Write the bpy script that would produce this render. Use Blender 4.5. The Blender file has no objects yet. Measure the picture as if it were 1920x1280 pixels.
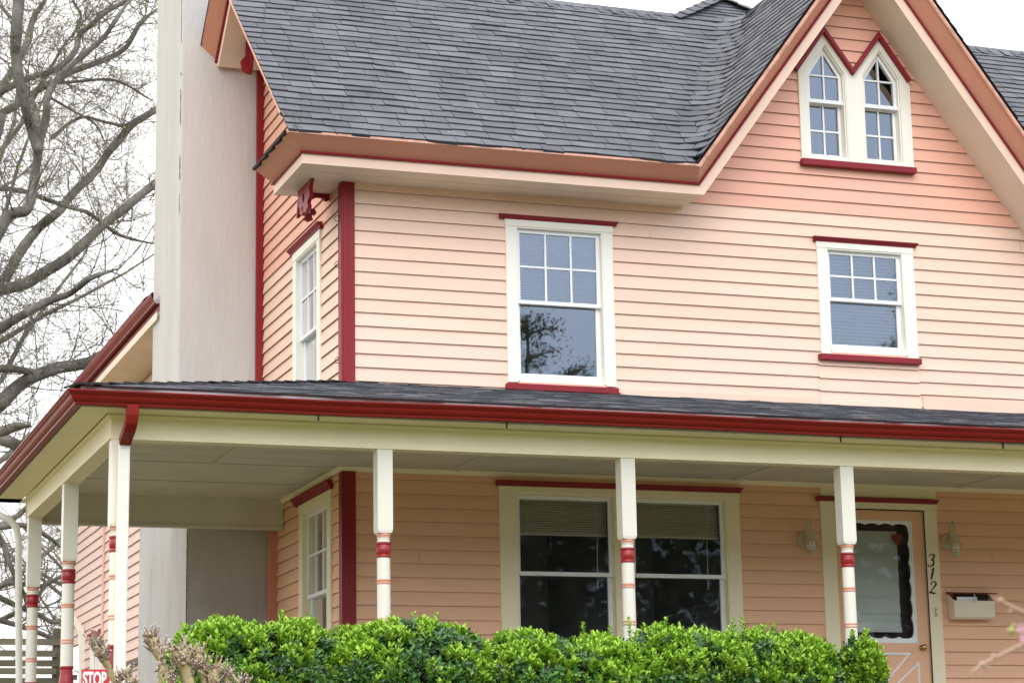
import bpy, bmesh, math, random
import numpy as np
from mathutils import Vector, Matrix, noise
from mathutils.geometry import tessellate_polygon
random.seed(11)
rnd = random.random
def ru(a, b): return a + (b - a) * rnd()
sc = bpy.context.scene
C = sc.collection

# ------------------------------------------------------------------ camera model
yaw, pitch, roll = [math.radians(a) for a in (19.64, 11.82, -1.077)]
FPX = 4227.4
CAM = Vector((-5.1043, -18.6916, -0.6626))
_d = Vector((math.sin(yaw) * math.cos(pitch), math.cos(yaw) * math.cos(pitch), math.sin(pitch)))
_r = Vector((math.cos(yaw), -math.sin(yaw), 0))
_u = _r.cross(_d)
RX = _r * math.cos(roll) + _u * math.sin(roll)
UX = -_r * math.sin(roll) + _u * math.cos(roll)
def at(x, y, Y):
    """world point on the vertical plane y=Y seen at photo pixel x,y"""
    v = RX * ((x - 960) / FPX) - UX * ((y - 640) / FPX) + _d
    return CAM + v * ((Y - CAM.y) / v.y)
cam = bpy.data.cameras.new('camera'); co = bpy.data.objects.new('camera', cam); C.objects.link(co)
cam.sensor_width = 36; cam.lens = FPX / 1920 * 36; cam.clip_end = 2000
m = Matrix((RX, UX, -_d)).transposed().to_4x4(); m.translation = CAM
co.matrix_world = m
cam.dof.use_dof = True; cam.dof.focus_distance = 20.0; cam.dof.aperture_fstop = 6.3
sc.camera = co

# ------------------------------------------------------------------ materials
def mat(name, col, rough=.6, var=.06, bump=0., bscale=40., stretch=(1, 1, 1), rndv=0., col2=None, stain=0., spec=.4,
        staincol=None, metal=0., sscale=1.2, ramp=(.45, .65), bdist=.004):
    mt = bpy.data.materials.new(name); mt.use_nodes = True
    nt = mt.node_tree; N = nt.nodes; Lk = nt.links
    b = N['Principled BSDF']; b.inputs['Roughness'].default_value = rough; b.inputs['Metallic'].default_value = metal
    b.inputs['Specular IOR Level'].default_value = spec
    geo = N.new('ShaderNodeNewGeometry')
    mp = N.new('ShaderNodeMapping'); mp.inputs['Scale'].default_value = stretch
    Lk.new(geo.outputs['Position'], mp.inputs['Vector'])
    n1 = N.new('ShaderNodeTexNoise'); n1.inputs['Scale'].default_value = 2.3; n1.inputs['Detail'].default_value = 6
    Lk.new(mp.outputs[0], n1.inputs['Vector'])
    cr = N.new('ShaderNodeMapRange'); cr.inputs['To Min'].default_value = 1 - var; cr.inputs['To Max'].default_value = 1 + var
    cr.inputs['From Min'].default_value = .3; cr.inputs['From Max'].default_value = .7
    Lk.new(n1.outputs['Fac'], cr.inputs['Value'])
    val = cr.outputs[0]
    if rndv:
        at_ = N.new('ShaderNodeAttribute'); at_.attribute_name = 'rnd'
        r2 = N.new('ShaderNodeMapRange'); r2.inputs['To Min'].default_value = 1 - rndv; r2.inputs['To Max'].default_value = 1 + rndv
        Lk.new(at_.outputs['Fac'], r2.inputs['Value'])
        mu = N.new('ShaderNodeMath'); mu.operation = 'MULTIPLY'; Lk.new(val, mu.inputs[0]); Lk.new(r2.outputs[0], mu.inputs[1]); val = mu.outputs[0]
    base = N.new('ShaderNodeRGB'); base.outputs[0].default_value = (*col, 1); cs = base.outputs[0]
    if col2:
        at2 = N.new('ShaderNodeAttribute'); at2.attribute_name = 'rnd'
        mx = N.new('ShaderNodeMix'); mx.data_type = 'RGBA'
        Lk.new(at2.outputs['Fac'], mx.inputs[0]); mx.inputs[6].default_value = (*col, 1); mx.inputs[7].default_value = (*col2, 1); cs = mx.outputs[2]
    if stain:
        n2 = N.new('ShaderNodeTexNoise'); n2.inputs['Scale'].default_value = sscale; n2.inputs['Detail'].default_value = 8; n2.inputs['Roughness'].default_value = .65
        Lk.new(mp.outputs[0], n2.inputs['Vector'])
        rp = N.new('ShaderNodeMapRange'); rp.inputs['From Min'].default_value = ramp[0]; rp.inputs['From Max'].default_value = ramp[1]; rp.inputs['To Max'].default_value = stain
        Lk.new(n2.outputs['Fac'], rp.inputs['Value'])
        mx2 = N.new('ShaderNodeMix'); mx2.data_type = 'RGBA'; Lk.new(rp.outputs[0], mx2.inputs[0]); Lk.new(cs, mx2.inputs[6])
        mx2.inputs[7].default_value = (*(staincol or [c * .6 for c in col]), 1); cs = mx2.outputs[2]
    vm = N.new('ShaderNodeVectorMath'); vm.operation = 'SCALE'; Lk.new(cs, vm.inputs[0]); Lk.new(val, vm.inputs['Scale'])
    Lk.new(vm.outputs[0], b.inputs['Base Color'])
    if bump:
        n3 = N.new('ShaderNodeTexNoise'); n3.inputs['Scale'].default_value = bscale; n3.inputs['Detail'].default_value = 4
        Lk.new(mp.outputs[0], n3.inputs['Vector'])
        bp = N.new('ShaderNodeBump'); bp.inputs['Strength'].default_value = bump; bp.inputs['Distance'].default_value = bdist
        Lk.new(n3.outputs['Fac'], bp.inputs['Height']); Lk.new(bp.outputs[0], b.inputs['Normal'])
    return mt
M_ = {}
SW = (.35, .35, 3)
M_['peach'] = mat('peach_paint', (.87, .605, .465), .5, .025, .25, 30, SW, rndv=.025, stain=.30, staincol=(.82, .54, .40), spec=.3, sscale=1.6)
M_['peach_low'] = mat('shade_warmed_peach', (.85, .50, .31), .5, .03, .25, 30, SW, rndv=.03, stain=.1, staincol=(.74, .39, .22), spec=.3)  # upper peach with the porch's shade and warm bounce mixed into the colour
M_['salmon'] = mat('salmon_paint', (.84, .445, .325), .5, .03, .25, 30, SW, rndv=.03, stain=.25, staincol=(.78, .46, .33), spec=.3)
M_['orange'] = mat('terracotta_paint', (.66, .29, .19), .55, .04, .2, 25, rndv=0, stain=.2, staincol=(.62, .31, .21), spec=.3)
M_['edge'] = mat('flaking_salmon_paint', (.72, .38, .28), .7, .1, .6, 60, stain=.6, staincol=(.30, .16, .10), sscale=9)
M_['fascia'] = mat('pale_peach_paint', (.86, .62, .48), .5, .03, spec=.3)
M_['soffit'] = mat('beige_soffit_paint', (.80, .68, .54), .6, .05, stain=.3, staincol=(.70, .57, .42), sscale=2)
M_['cream'] = mat('cream_paint', (.88, .79, .55), .5, .03, .1, 40, stain=.15, staincol=(.80, .69, .42), spec=.35)
M_['casing'] = mat('ivory_paint', (.88, .84, .73), .5, .03, .1, 40, stain=.10, staincol=(.78, .74, .60), spec=.35)
M_['ceil'] = mat('porch_ceiling_paint', (.60, .575, .47), .6, .06, stain=.3, staincol=(.50, .47, .37), sscale=2.5)
M_['white'] = mat('white_paint', (.86, .87, .87), .4, .03, spec=.4)
M_['postwhite'] = mat('post_white_paint', (.84, .80, .69), .4, .03, .1, 30, (1, 1, .3), stain=.12, staincol=(.72, .69, .58), spec=.4)
M_['red'] = mat('dark_red_paint', (.25, .014, .020), .45, .1, .3, 60, (1, 1, .3), stain=.25, staincol=(.30, .03, .035), spec=.3)
M_['hood'] = mat('crimson_trim_paint', (.25, .016, .024), .5, .1, .1, 60, spec=.3)
M_['gutter'] = mat('red_enamel', (.235, .017, .012), .40, .08, .04, 6, spec=.16, stain=.3, staincol=(.20, .02, .016), sscale=4)
M_['band'] = mat('post_red_paint', (.33, .018, .022), .3, .05, spec=.5)
M_['ring'] = mat('post_salmon_paint', (.72, .35, .25), .4, .05, spec=.4)
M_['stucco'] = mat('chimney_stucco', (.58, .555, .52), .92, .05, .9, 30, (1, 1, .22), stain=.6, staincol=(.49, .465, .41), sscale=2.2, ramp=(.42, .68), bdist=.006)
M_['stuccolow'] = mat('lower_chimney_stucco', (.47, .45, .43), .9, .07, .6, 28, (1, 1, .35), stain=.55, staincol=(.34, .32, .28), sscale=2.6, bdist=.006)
M_['crack'] = mat('dark_crack', (.05, .045, .04), .9)
M_['shingle'] = mat('slate_grey_shingle', (.124, .127, .140), .9, .16, 1.0, 160, rndv=.17, stain=.5, staincol=(.16, .16, .165), sscale=9, bdist=.003, spec=.25)
M_['shedge'] = mat('shingle_cut_edge', (.018, .018, .021), .95, .2)
M_['porchsh'] = mat('weathered_porch_shingle', (.10, .105, .12), .85, .12, .8, 200, rndv=.3, stain=.5, staincol=(.19, .19, .195), sscale=7, bdist=.003, spec=.25)
M_['shedge2'] = mat('worn_shingle_edge', (.055, .056, .062), .95, .3, rndv=.6)
M_['moss'] = mat('moss', (.12, .15, .03), .95, .3)
M_['drip'] = mat('grey_metal_flashing', (.52, .53, .53), .45, .08, stain=.4, staincol=(.38, .39, .36), metal=.2)
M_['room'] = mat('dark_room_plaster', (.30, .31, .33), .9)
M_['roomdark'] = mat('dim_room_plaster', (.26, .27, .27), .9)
M_['blind'] = mat('white_blind_slat', (.88, .90, .94), .5, .02)
M_['blindtan'] = mat('cream_blind_slat', (.82, .80, .68), .5, .05)
M_['curtain'] = mat('grey_curtain', (.36, .38, .39), .9, .15, stretch=(8, 8, .3))
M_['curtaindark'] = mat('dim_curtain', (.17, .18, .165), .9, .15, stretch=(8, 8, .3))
M_['shade'] = mat('pale_door_shade', (.62, .66, .62), .7, .05, stretch=(1, 1, 3))
M_['lace'] = mat('dark_door_panel', (.045, .022, .030), .5, .2)
M_['brass'] = mat('brass', (.55, .36, .12), .2, metal=1)
M_['num'] = mat('black_metal_number', (.012, .012, .012), .4)
M_['boxmetal'] = mat('beige_enamel_box', (.80, .70, .54), .35, .04, spec=.5)
M_['boxlid'] = mat('oxblood_enamel_lid', (.13, .02, .018), .4, .08)
M_['boxin'] = mat('box_inside', (.07, .065, .05), .6)
M_['paper'] = mat('white_paper', (.82, .84, .88), .7, .02)
M_['lamp'] = mat('antique_cream_metal', (.56, .48, .30), .5, .15, .2, 80, stain=.4, staincol=(.30, .26, .16), sscale=12)
M_['wax'] = mat('candle_wax', (.90, .84, .72), .5)
M_['sticker'] = mat('red_sticker', (.30, .03, .025), .5)
M_['sign'] = mat('sign_red', (.62, .035, .04), .4, .04)
M_['floor'] = mat('grey_porch_floor', (.24, .23, .20), .6, .08, .1, 30, (6, .4, 1))
M_['pinksiding'] = mat('rear_peach_paint', (.78, .54, .45), .5, .03, .2, 30, SW, rndv=.03, stain=.2, staincol=(.70, .47, .38))
M_['band_wood'] = mat('weathered_brown_board', (.17, .13, .11), .8, .15, .3, 50)
M_['fence'] = mat('weathered_fence_wood', (.13, .125, .088), .9, .2, .5, 50, (.5, .5, 4), rndv=.25, stain=.6, staincol=(.13, .14, .07), sscale=3)
M_['pipe'] = mat('cream_metal_pipe', (.70, .70, .62), .45, .05, stain=.2, staincol=(.50, .50, .40), sscale=5)
M_['pipewhite'] = mat('white_metal_pipe', (.85, .82, .73), .4, .03, stain=.15, staincol=(.6, .6, .5), sscale=6)
M_['bark'] = mat('grey_brown_bark', (.125, .11, .088), .95, .2, 1.0, 22, (1, 1, .4), stain=.8, staincol=(.27, .26, .23), sscale=3, bdist=.03)
M_['bark2'] = mat('pale_far_bark', (.16, .145, .12), .95, .2, .8, 22, stain=.6, staincol=(.28, .26, .21), sscale=2)
M_['bud'] = mat('yellow_green_bud', (.30, .30, .07), .8, .2, rndv=.3)
M_['leafnew'] = mat('bright_new_leaf', (.17, .36, .020), .45, .15, rndv=0, col2=(.42, .62, .07), spec=.4)
M_['leafold'] = mat('deep_green_leaf', (.022, .07, .018), .35, .15, rndv=.3, col2=(.07, .19, .022), spec=.6)
M_['leafever'] = mat('evergreen_needles', (.075, .10, .06), .8, .2, rndv=.5)
M_['stem'] = mat('shrub_stem', (.12, .085, .05), .9, .2)
M_['myrtle'] = mat('tan_smooth_bark', (.46, .37, .20), .85, .2, .9, 45, rndv=.2, stain=.9, staincol=(.20, .17, .06), sscale=14)
M_['mtwig'] = mat('pinkish_cut_twig', (.42, .32, .23), .85, .2, .6, 90, rndv=.6, stain=.7, staincol=(.17, .11, .07), sscale=30)
M_['mtip'] = mat('cut_twig_end', (.85, .80, .75), .8, .1)
M_['cherry'] = mat('cherry_twig_bark', (.50, .34, .24), .8, .2)
M_['petal'] = mat('pink_petal', (.85, .50, .60), .6, .1)
M_['budg'] = mat('green_flower_bud', (.45, .42, .14), .6, .2)
M_['grass'] = mat('lawn_grass', (.125, .115, .045), .95, .3, 1, 60, stain=.6, staincol=(.13, .14, .04), sscale=3)
M_['brick'] = mat('brick_foundation', (.28, .13, .09), .9, .25)
def glass(name, k, dark=None):
    mt = bpy.data.materials.new(name); mt.use_nodes = True; nt = mt.node_tree; N = nt.nodes; Lk = nt.links
    for n in list(N): N.remove(n)
    o = N.new('ShaderNodeOutputMaterial'); mx = N.new('ShaderNodeMixShader'); t = N.new('ShaderNodeBsdfTransparent'); g = N.new('ShaderNodeBsdfGlossy')
    g.inputs['Roughness'].default_value = 0.012; t.inputs[0].default_value = (.97, .98, .98, 1) if k < 2 else (.90, .94, .98, 1)
    f = N.new('ShaderNodeFresnel'); f.inputs['IOR'].default_value = k
    ge = N.new('ShaderNodeNewGeometry'); n3 = N.new('ShaderNodeTexNoise'); n3.inputs['Scale'].default_value = 3.0
    Lk.new(ge.outputs['Position'], n3.inputs['Vector'])
    bp = N.new('ShaderNodeBump'); bp.inputs['Strength'].default_value = .05; bp.inputs['Distance'].default_value = .006
    Lk.new(n3.outputs['Fac'], bp.inputs['Height']); Lk.new(bp.outputs[0], g.inputs['Normal'])
    Lk.new(f.outputs[0], mx.inputs[0]); Lk.new(t.outputs[0], mx.inputs[1]); Lk.new(g.outputs[0], mx.inputs[2]); Lk.new(mx.outputs[0], o.inputs[0])
    return mt
M_['glass'] = glass('window_glass', 3.2)
M_['glassold'] = glass('old_window_glass', 3.3)
M_['glasslow'] = glass('porch_window_glass', 1.50)

# ------------------------------------------------------------------ mesh helpers
class MB:
    def __init__(s, M=None): s.v = []; s.f = []; s.m = []; s.r = []; s.M = M
    def vt(s, p):
        s.v.append(s.M(*p) if s.M else tuple(p)); return len(s.v) - 1
    def face(s, pts, mi=0, r=.5):
        i = [s.vt(p) for p in pts]; s.f.append(i); s.m.append(mi); s.r.append(r)
    def idx(s, ii, mi=0, r=.5): s.f.append(list(ii)); s.m.append(mi); s.r.append(r)
    def box(s, a0, a1, b0, b1, c0, c1, mi=0, r=.5):
        k = [s.vt(p) for p in ((a0, b0, c0), (a1, b0, c0), (a1, b1, c0), (a0, b1, c0), (a0, b0, c1), (a1, b0, c1), (a1, b1, c1), (a0, b1, c1))]
        for q in ((0, 3, 2, 1), (4, 5, 6, 7), (0, 1, 5, 4), (1, 2, 6, 5), (2, 3, 7, 6), (3, 0, 4, 7)): s.idx([k[j] for j in q], mi, r)
    def plate(s, outer, holes, n0, n1, mi=0):
        """flat board with holes in a wall frame (u,z,n)"""
        loops = [outer] + list(holes)
        fl = [p for l in loops for p in l]
        tri = tessellate_polygon([[Vector((p[0], p[1], 0)) for p in l] for l in loops])
        A = [s.vt((p[0], p[1], n1)) for p in fl]; B = [s.vt((p[0], p[1], n0)) for p in fl]
        for t in tri: s.idx([A[j] for j in t], mi); s.idx([B[j] for j in reversed(t)], mi)
        o = 0
        for l in loops:
            for j in range(len(l)):
                a, b = o + j, o + (j + 1) % len(l); s.idx([A[a], A[b], B[b], B[a]], mi)
            o += len(l)
    def tube(s, pts, rad, n=6, mi=0, r=.5, cap=True):
        pts = [Vector(p) for p in pts]; rings = []
        up = Vector((0, 0, 1))
        for i, p in enumerate(pts):
            t = (pts[min(i + 1, len(pts) - 1)] - pts[max(i - 1, 0)])
            if t.length < 1e-9: t = Vector((0, 0, 1))
            t.normalize()
            if i: a = pa_ - t * pa_.dot(t)
            else: a = t.cross(up)
            if a.length < .1: a = t.cross(Vector((1, 0, 0)))
            pa_ = a.normalized()
            a.normalize(); b = t.cross(a); R = rad[i] if hasattr(rad, '__len__') else rad
            rings.append([s.vt(p + (a * math.cos(k * 2 * math.pi / n) + b * math.sin(k * 2 * math.pi / n)) * R) for k in range(n)])
        for i in range(len(rings) - 1):
            for k in range(n): s.idx([rings[i][k], rings[i][(k + 1) % n], rings[i + 1][(k + 1) % n], rings[i + 1][k]], mi, r)
        if cap: s.idx(rings[0][::-1], mi, r); s.idx(rings[-1], mi, r)
    def lathe(s, prof, n=20, mi=0, cx=0, cy=0):
        rings = [[s.vt((cx + R * math.cos(k * 2 * math.pi / n), cy + R * math.sin(k * 2 * math.pi / n), z)) for k in range(n)] for R, z in prof]
        for i in range(len(rings) - 1):
            for k in range(n): s.idx([rings[i][k], rings[i][(k + 1) % n], rings[i + 1][(k + 1) % n], rings[i + 1][k]], mi)
        s.idx(rings[0][::-1], mi); s.idx(rings[-1], mi)
def obj(name, mb, mats, parent=None, origin=None, smooth=False, label=None, fix=True):
    me = bpy.data.meshes.new(name)
    V = np.array(mb.v, dtype=float).reshape(-1, 3)
    o3 = np.array(origin if origin is not None else (0, 0, 0), float)
    me.from_pydata((V - o3).tolist(), [], mb.f)
    if not isinstance(mats, (list, tuple)): mats = [mats]
    for k in mats: me.materials.append(M_[k])
    if len(mats) > 1: me.polygons.foreach_set('material_index', mb.m)
    a = me.attributes.new('rnd', 'FLOAT', 'FACE'); a.data.foreach_set('value', mb.r)
    if fix and len(mb.f) < 60000:
        bm = bmesh.new(); bm.from_mesh(me); bmesh.ops.recalc_face_normals(bm, faces=bm.faces); bm.to_mesh(me); bm.free()
    if smooth: me.polygons.foreach_set('use_smooth', [True] * len(me.polygons))
    me.update()
    o = bpy.data.objects.new(name, me); C.objects.link(o)
    if parent is not None:
        o.parent = parent
        par = parent; off = Vector((0, 0, 0))
        while par is not None: off += par.location; par = par.parent
        o.location = Vector(o3) - off
    else: o.location = o3
    if label: o['label'] = label
    return o
def thing(name, label, cat, loc=(0, 0, 0), group=None):
    o = bpy.data.objects.new(name, None); o.location = loc; o.empty_display_size = .3; C.objects.link(o)
    o['label'] = label; o['category'] = cat
    if group: o['group'] = group
    return o
def tag(o, label, cat, group=None, kind=None):
    if label: o['label'] = label
    if cat: o['category'] = cat
    if group: o['group'] = group
    if kind: o['kind'] = kind
    return o
FR = lambda u, z, n: (u, -n, z)           # front wall frame: u = X, n = out of the wall
SD = lambda u, z, n: (-n, u, z)           # left wall frame: u = Y
def off(M, dn): return lambda u, z, n: M(u, z, n + dn)

# ------------------------------------------------------------------ house
GZ = -1.0
house = thing('house', 'two-storey peach clapboard house with grey shingle roofs, crimson trim and a wraparound porch', 'house', (3, 2, GZ))

def boards(mb, M, rows, ztop, ulim, opens, nb=.021, nt_=.004, seg=.9):
    """lapped boards. rows: list of bottom z. ulim(z)->(u0,u1). opens: list of (z0,z1,fn(z)->(a,b))"""
    rows = sorted(rows)
    for k, z0 in enumerate(rows):
        z1 = min(rows[k + 1] if k + 1 < len(rows) else ztop, ztop)
        if z1 - z0 < .003: continue
        br = sorted(set([z0, z1] + [q for o in opens for q in o[:2] if z0 + .002 < q < z1 - .002]))
        rr = rnd(); ph = rnd() * 10
        f = lambda z: nb + (nt_ - nb) * (z - z0) / (z1 - z0)
        jz = lambda u: .0022 * noise.noise(Vector((u * .9 + ph * 7, k * 3.7, 0))) + .0012 * noise.noise(Vector((u * 3 + ph, k * 1.7, 5)))
        for za, zb in zip(br, br[1:]):
            def ints(z):
                a, b = ulim(z); cur = [(a, b)]
                zm = (za + zb) / 2
                for o in opens:
                    if o[0] < zm < o[1]:
                        c, d = o[2](z); nx = []
                        for (p, q) in cur:
                            if d <= p or c >= q: nx.append((p, q)); continue
                            nx.append((p, max(p, c))); nx.append((min(q, d), q))
                        cur = nx
                return [i for i in cur if i[1] - i[0] > -1]
            A, B = ints(za + 1e-5), ints(zb - 1e-5)
            if len(A) != len(B): A = B = ints((za + zb) / 2)
            for (a0, a1), (b0, b1) in zip(A, B):
                if a1 - a0 < .004 and b1 - b0 < .004: continue
                ns = max(1, int((a1 - a0) / seg))
                bot = [(a0 + (a1 - a0) * i / ns) for i in range(ns + 1)]; top = [(b0 + (b1 - b0) * i / ns) for i in range(ns + 1)]
                first = za == z0
                P = []; Q = []; W = []
                for i in range(ns + 1):
                    j = jz(bot[i]) if first else 0
                    P.append(mb.vt((bot[i], za + j, f(za) + j * .5))); Q.append(mb.vt((top[i], zb + .004 * (zb == z1), f(zb))))
                    if first: W.append(mb.vt((bot[i], za + j + .001, 0.0)))
                if first and a1 - a0 > 1.2 and rnd() < .13:
                    uj = ru(a0 + .4, a1 - .4); e = .0013
                    mb.face([(uj - e, za + .004, f(za) + .0012), (uj + e, za + .004, f(za) + .0012), (uj + e, zb - .002, f(zb) + .0012), (uj - e, zb - .002, f(zb) + .0012)], 1, rr)
                for i in range(ns):
                    mb.idx([P[i], P[i + 1], Q[i + 1], Q[i]], 0, rr)
                    if first: mb.idx([W[i], W[i + 1], P[i + 1], P[i]], 1, rr)
    return mb
def rect(a, b, z0, z1): return (z0, z1, lambda z: (a, b))
SH = 'sidshadow'
M_['sidshadow'] = mat('underside_shade_and_joint', (.30, .13, .08), .8)  # dark brown paints the shade line under each lap; board joints use it too

low_rows = [-.10 + .1212 * k for k in range(21)]
up_rows = [2.96, 3.063] + [3.186 + .1233 * k for k in range(17)]
gab_rows = [5.165 + .1178 * k for k in range(20)]
# door/window openings on the front
o_low = [rect(1.49, 3.675, .5, 2.15), rect(4.64, 5.70, -1, 2.10)]
o_up = [rect(1.57, 2.52, 3.08, 4.59), rect(4.72, 5.66, 3.51, 4.60)]
g1 = (6.36, 6.62, lambda z: (4.87 - .2 * (6.62 - z) / .26, 4.87 + .2 * (6.62 - z) / .26))
g2 = (6.36, 6.62, lambda z: (5.47 - .2 * (6.62 - z) / .26, 5.47 + .2 * (6.62 - z) / .26))
o_gab = [rect(4.61, 5.73, 5.46, 6.36), g1, g2]
boards(mb := MB(FR), FR, low_rows, 2.33, lambda z: (.06, 11), o_low); obj('ground_floor_siding', mb, ['peach_low', SH], house, fix=False)
UR = [z for z in up_rows if z < 4.90]
ru_ = lambda z: (.06, 11)
boards(mb := MB(FR), FR, UR, 4.912, ru_, o_up); obj('upper_siding', mb, ['peach', SH], house, fix=False)
boards(mb := MB(lambda u, z, n: (u, -n - .006, z)), FR, [3.052, 3.175, 3.298, 3.421], 3.475, lambda z: (4.625, 5.69), []); obj('patched_siding', mb, ['peach', SH], house, fix=False)
sl = 1.338
gl = lambda z: (max(.06 if z < 4.86 else 3.2, 3.28 + (z - 4.854) / sl - .03), 6.952 - (z - 4.854) / sl + .03)
GR = [z for z in up_rows if 4.90 <= z < 5.1] + gab_rows
GR = [z for z in GR if z < 7.28]
boards(mb := MB(FR), FR, GR, 7.29, gl, o_gab); obj('gable_siding', mb, ['salmon', SH], house, fix=False)
# left (side) wall, Y 0 .. 3.1
side_up = [3.157 + .1223 * k for k in range(-2, 13)]
rk = lambda z: (max(.03, -.40 + (z - 4.95) / .856), 4.7)
zc = [z for z in side_up if z < 4.64]
boards(mb := MB(SD), SD, zc, 4.64, lambda z: (.06, 4.7), [rect(.75, 1.66, 2.9, 4.57)]); obj('side_siding', mb, ['peach', SH], house, fix=False)
zs = [4.6245 + .1223 * k for k in range(26)]
boards(mb := MB(SD), SD, zs, 7.4, lambda z: (max(.06, -.45 + (z - 4.95) / .856), min(4.7, 5.19 - (z - 4.95) / .856)), [rect(.75, 1.66, 2.9, 4.57)])
obj('side_gable_siding', mb, ['salmon', SH], house, fix=False)
boards(mb := MB(SD), SD, low_rows, 2.33, lambda z: (.06, 2.45), [rect(.42, 1.40, .45, 2.12)]); obj('porch_side_siding', mb, ['peach_low', SH], house, fix=False)
# solid cores behind the boards (backing, so no light leaks)
mb = MB()
def backing(mb, M, u0, u1, z0, z1, holes): mb.plate([(u0, z0), (u1, z0), (u1, z1), (u0, z1)], holes, -.02, -.004) if False else None
H = lambda a, b, z0, z1: [(a, z0), (b, z0), (b, z1), (a, z1)]
mb = MB(FR)
mb.plate([(0, GZ), (11, GZ), (11, 4.86), (6.95, 4.86), (5.116, 7.33), (3.28, 4.86), (0, 4.86)],
         [H(1.56, 3.61, .55, 2.12), H(4.70, 5.66, .02, 2.07), H(1.61, 2.457, 3.13, 4.557), H(4.755, 5.578, 3.56, 4.563),
          [(4.655, 5.47), (5.075, 5.47), (5.075, 6.345), (4.865, 6.64), (4.655, 6.345)], [(5.257, 5.47), (5.677, 5.47), (5.677, 6.345), (5.467, 6.64), (5.257, 6.345)]], -.03, 0)
obj('front_wall', mb, 'room', house)
mb = MB(SD)
mb.plate([(.031, GZ), (4.74, GZ), (4.74, 4.95), (2.37, 7.4), (-0.0 + .031, 4.95)], [H(.80, 1.62, 3.02, 4.53), H(.46, 1.36, .5, 2.08)], -.03, 0)
obj('side_wall', mb, 'room', house)
mb = MB(); mb.box(.0, 11, 4.74, 4.77, GZ, 4.9); mb.box(10.97, 11, 0.01, 4.73, GZ, 4.9); obj('rear_wall', mb, 'pinksiding', house)

# corner boards
def boardlet(M, a, b, z0, z1, n0, n1, m='red', nm='corner_board', lab=None):
    mb = MB(M); mb.box(a, b, z0, z1, n0, n1)
    o = obj(nm, mb, m, house, label=lab); bv(o, .004); return o
def bv(o, w, seg=2):
    md = o.modifiers.new('bevel', 'BEVEL'); md.width = w; md.segments = seg; md.limit_method = 'ANGLE'
for z0, z1, m in ((3.0, 4.853, 'red'), (-.1, 2.262, 'red')):
    mb = MB(); mb.box(-.028, .098, -.03, .0, z0, z1); mb.box(-.028, .0, .0, .075, z0, z1)
    mb.box(-.006, .03, -.036, -.03, z0, z1 - .002)
    o = obj('corner_board', mb, m, house, label='crimson corner board of the %s storey' % ('upper' if z0 > 1 else 'ground')); bv(o, .005)
for z in (4.50, 4.08, 3.22):
    mb = MB(); mb.tube([(-.028, .03, z), (-.06, .03, z), (-.072, .03, z + .03), (-.05, .03, z + .055), (-.034, .03, z + .045)], .0035, 5); obj('wire_hook', mb, 'crack', house)
mb = MB(); mb.tube([(-.040, .02, 4.80), (-.034, .02, 4.5), (-.040, .02, 4.3)], .003, 4); obj('hook_wire', mb, 'crack', house)
# crimson board where the wall meets the chimney; salmon board below
mb = MB(); mb.box(-.088, -.002, 3.0, 3.04, 2.9, 6.9); o = obj('chimney_trim_board', mb, 'red', house); bv(o, .003)
mb = MB(); mb.box(-.105, -.002, 2.37, 2.40, -.1, 2.05); o = obj('chimney_trim_board', mb, 'orange', house, label='terracotta board beside the lower chimney'); bv(o, .003)
# flat boards under the upper siding at the roof line
mb = MB(FR); mb.box(2.6, 4.6, 2.98, 3.10, .019, .026); mb.box(4.604, 5.70, 2.98, 3.06, .019, .026); mb.box(5.72, 11, 2.98, 3.17, .019, .026); o = obj('skirt_board', mb, 'peach', house)

# ---------------- windows
def bars(mb, a, b, z0, z1, w, n0, n1):   # rectangular frame
    mb.box(a, a + w, z0, z1, n0, n1); mb.box(b - w, b, z0, z1, n0, n1)
    mb.box(a + w, b - w, z0, z0 + w, n0, n1); mb.box(a + w, b - w, z1 - w, z1, n0, n1)
def quadM(mb, a, b, z0, z1, n): mb.face([(a, z0, n), (b, z0, n), (b, z1, n), (a, z1, n)])
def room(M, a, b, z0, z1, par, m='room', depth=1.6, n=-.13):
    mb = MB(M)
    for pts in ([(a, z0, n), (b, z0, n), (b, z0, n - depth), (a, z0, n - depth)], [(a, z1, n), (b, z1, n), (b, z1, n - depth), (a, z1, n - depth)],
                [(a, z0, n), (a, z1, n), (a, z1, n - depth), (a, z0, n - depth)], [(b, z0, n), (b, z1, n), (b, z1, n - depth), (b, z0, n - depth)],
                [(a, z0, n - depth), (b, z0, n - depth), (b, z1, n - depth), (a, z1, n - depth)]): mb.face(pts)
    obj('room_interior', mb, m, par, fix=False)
def slats(M, a, b, z0, z1, pitch, n, par, m='blind', w=.020, tilt=.012, cords=True, nm='blind'):
    fl, fh = (.46, .42) if m == 'blindtan' else (.38, .34)
    mb = MB(M); z = z1 - .02; mb.box(a, b, z1 - .025, z1, n - .02, n + .006)
    while z > z0 + .01:
        dz = .001 * math.sin(z * 31)
        mb.face([(a, z - pitch * fl + dz, n + w * .35), (b, z - pitch * fl + dz, n + w * .35), (b, z + pitch * fh, n - w * .35), (a, z + pitch * fh, n - w * .35)], 0, rnd()); z -= pitch
    mb.box(a, b, z0 - .012, z0 + .006, n - .012, n + .012)
    if cords:
        for u in (a + .12, (a + b) / 2, b - .12): mb.box(u - .0015, u + .0015, z0, z1, n + .012, n + .014)
    obj(nm, mb, m, par, fix=False)
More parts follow.
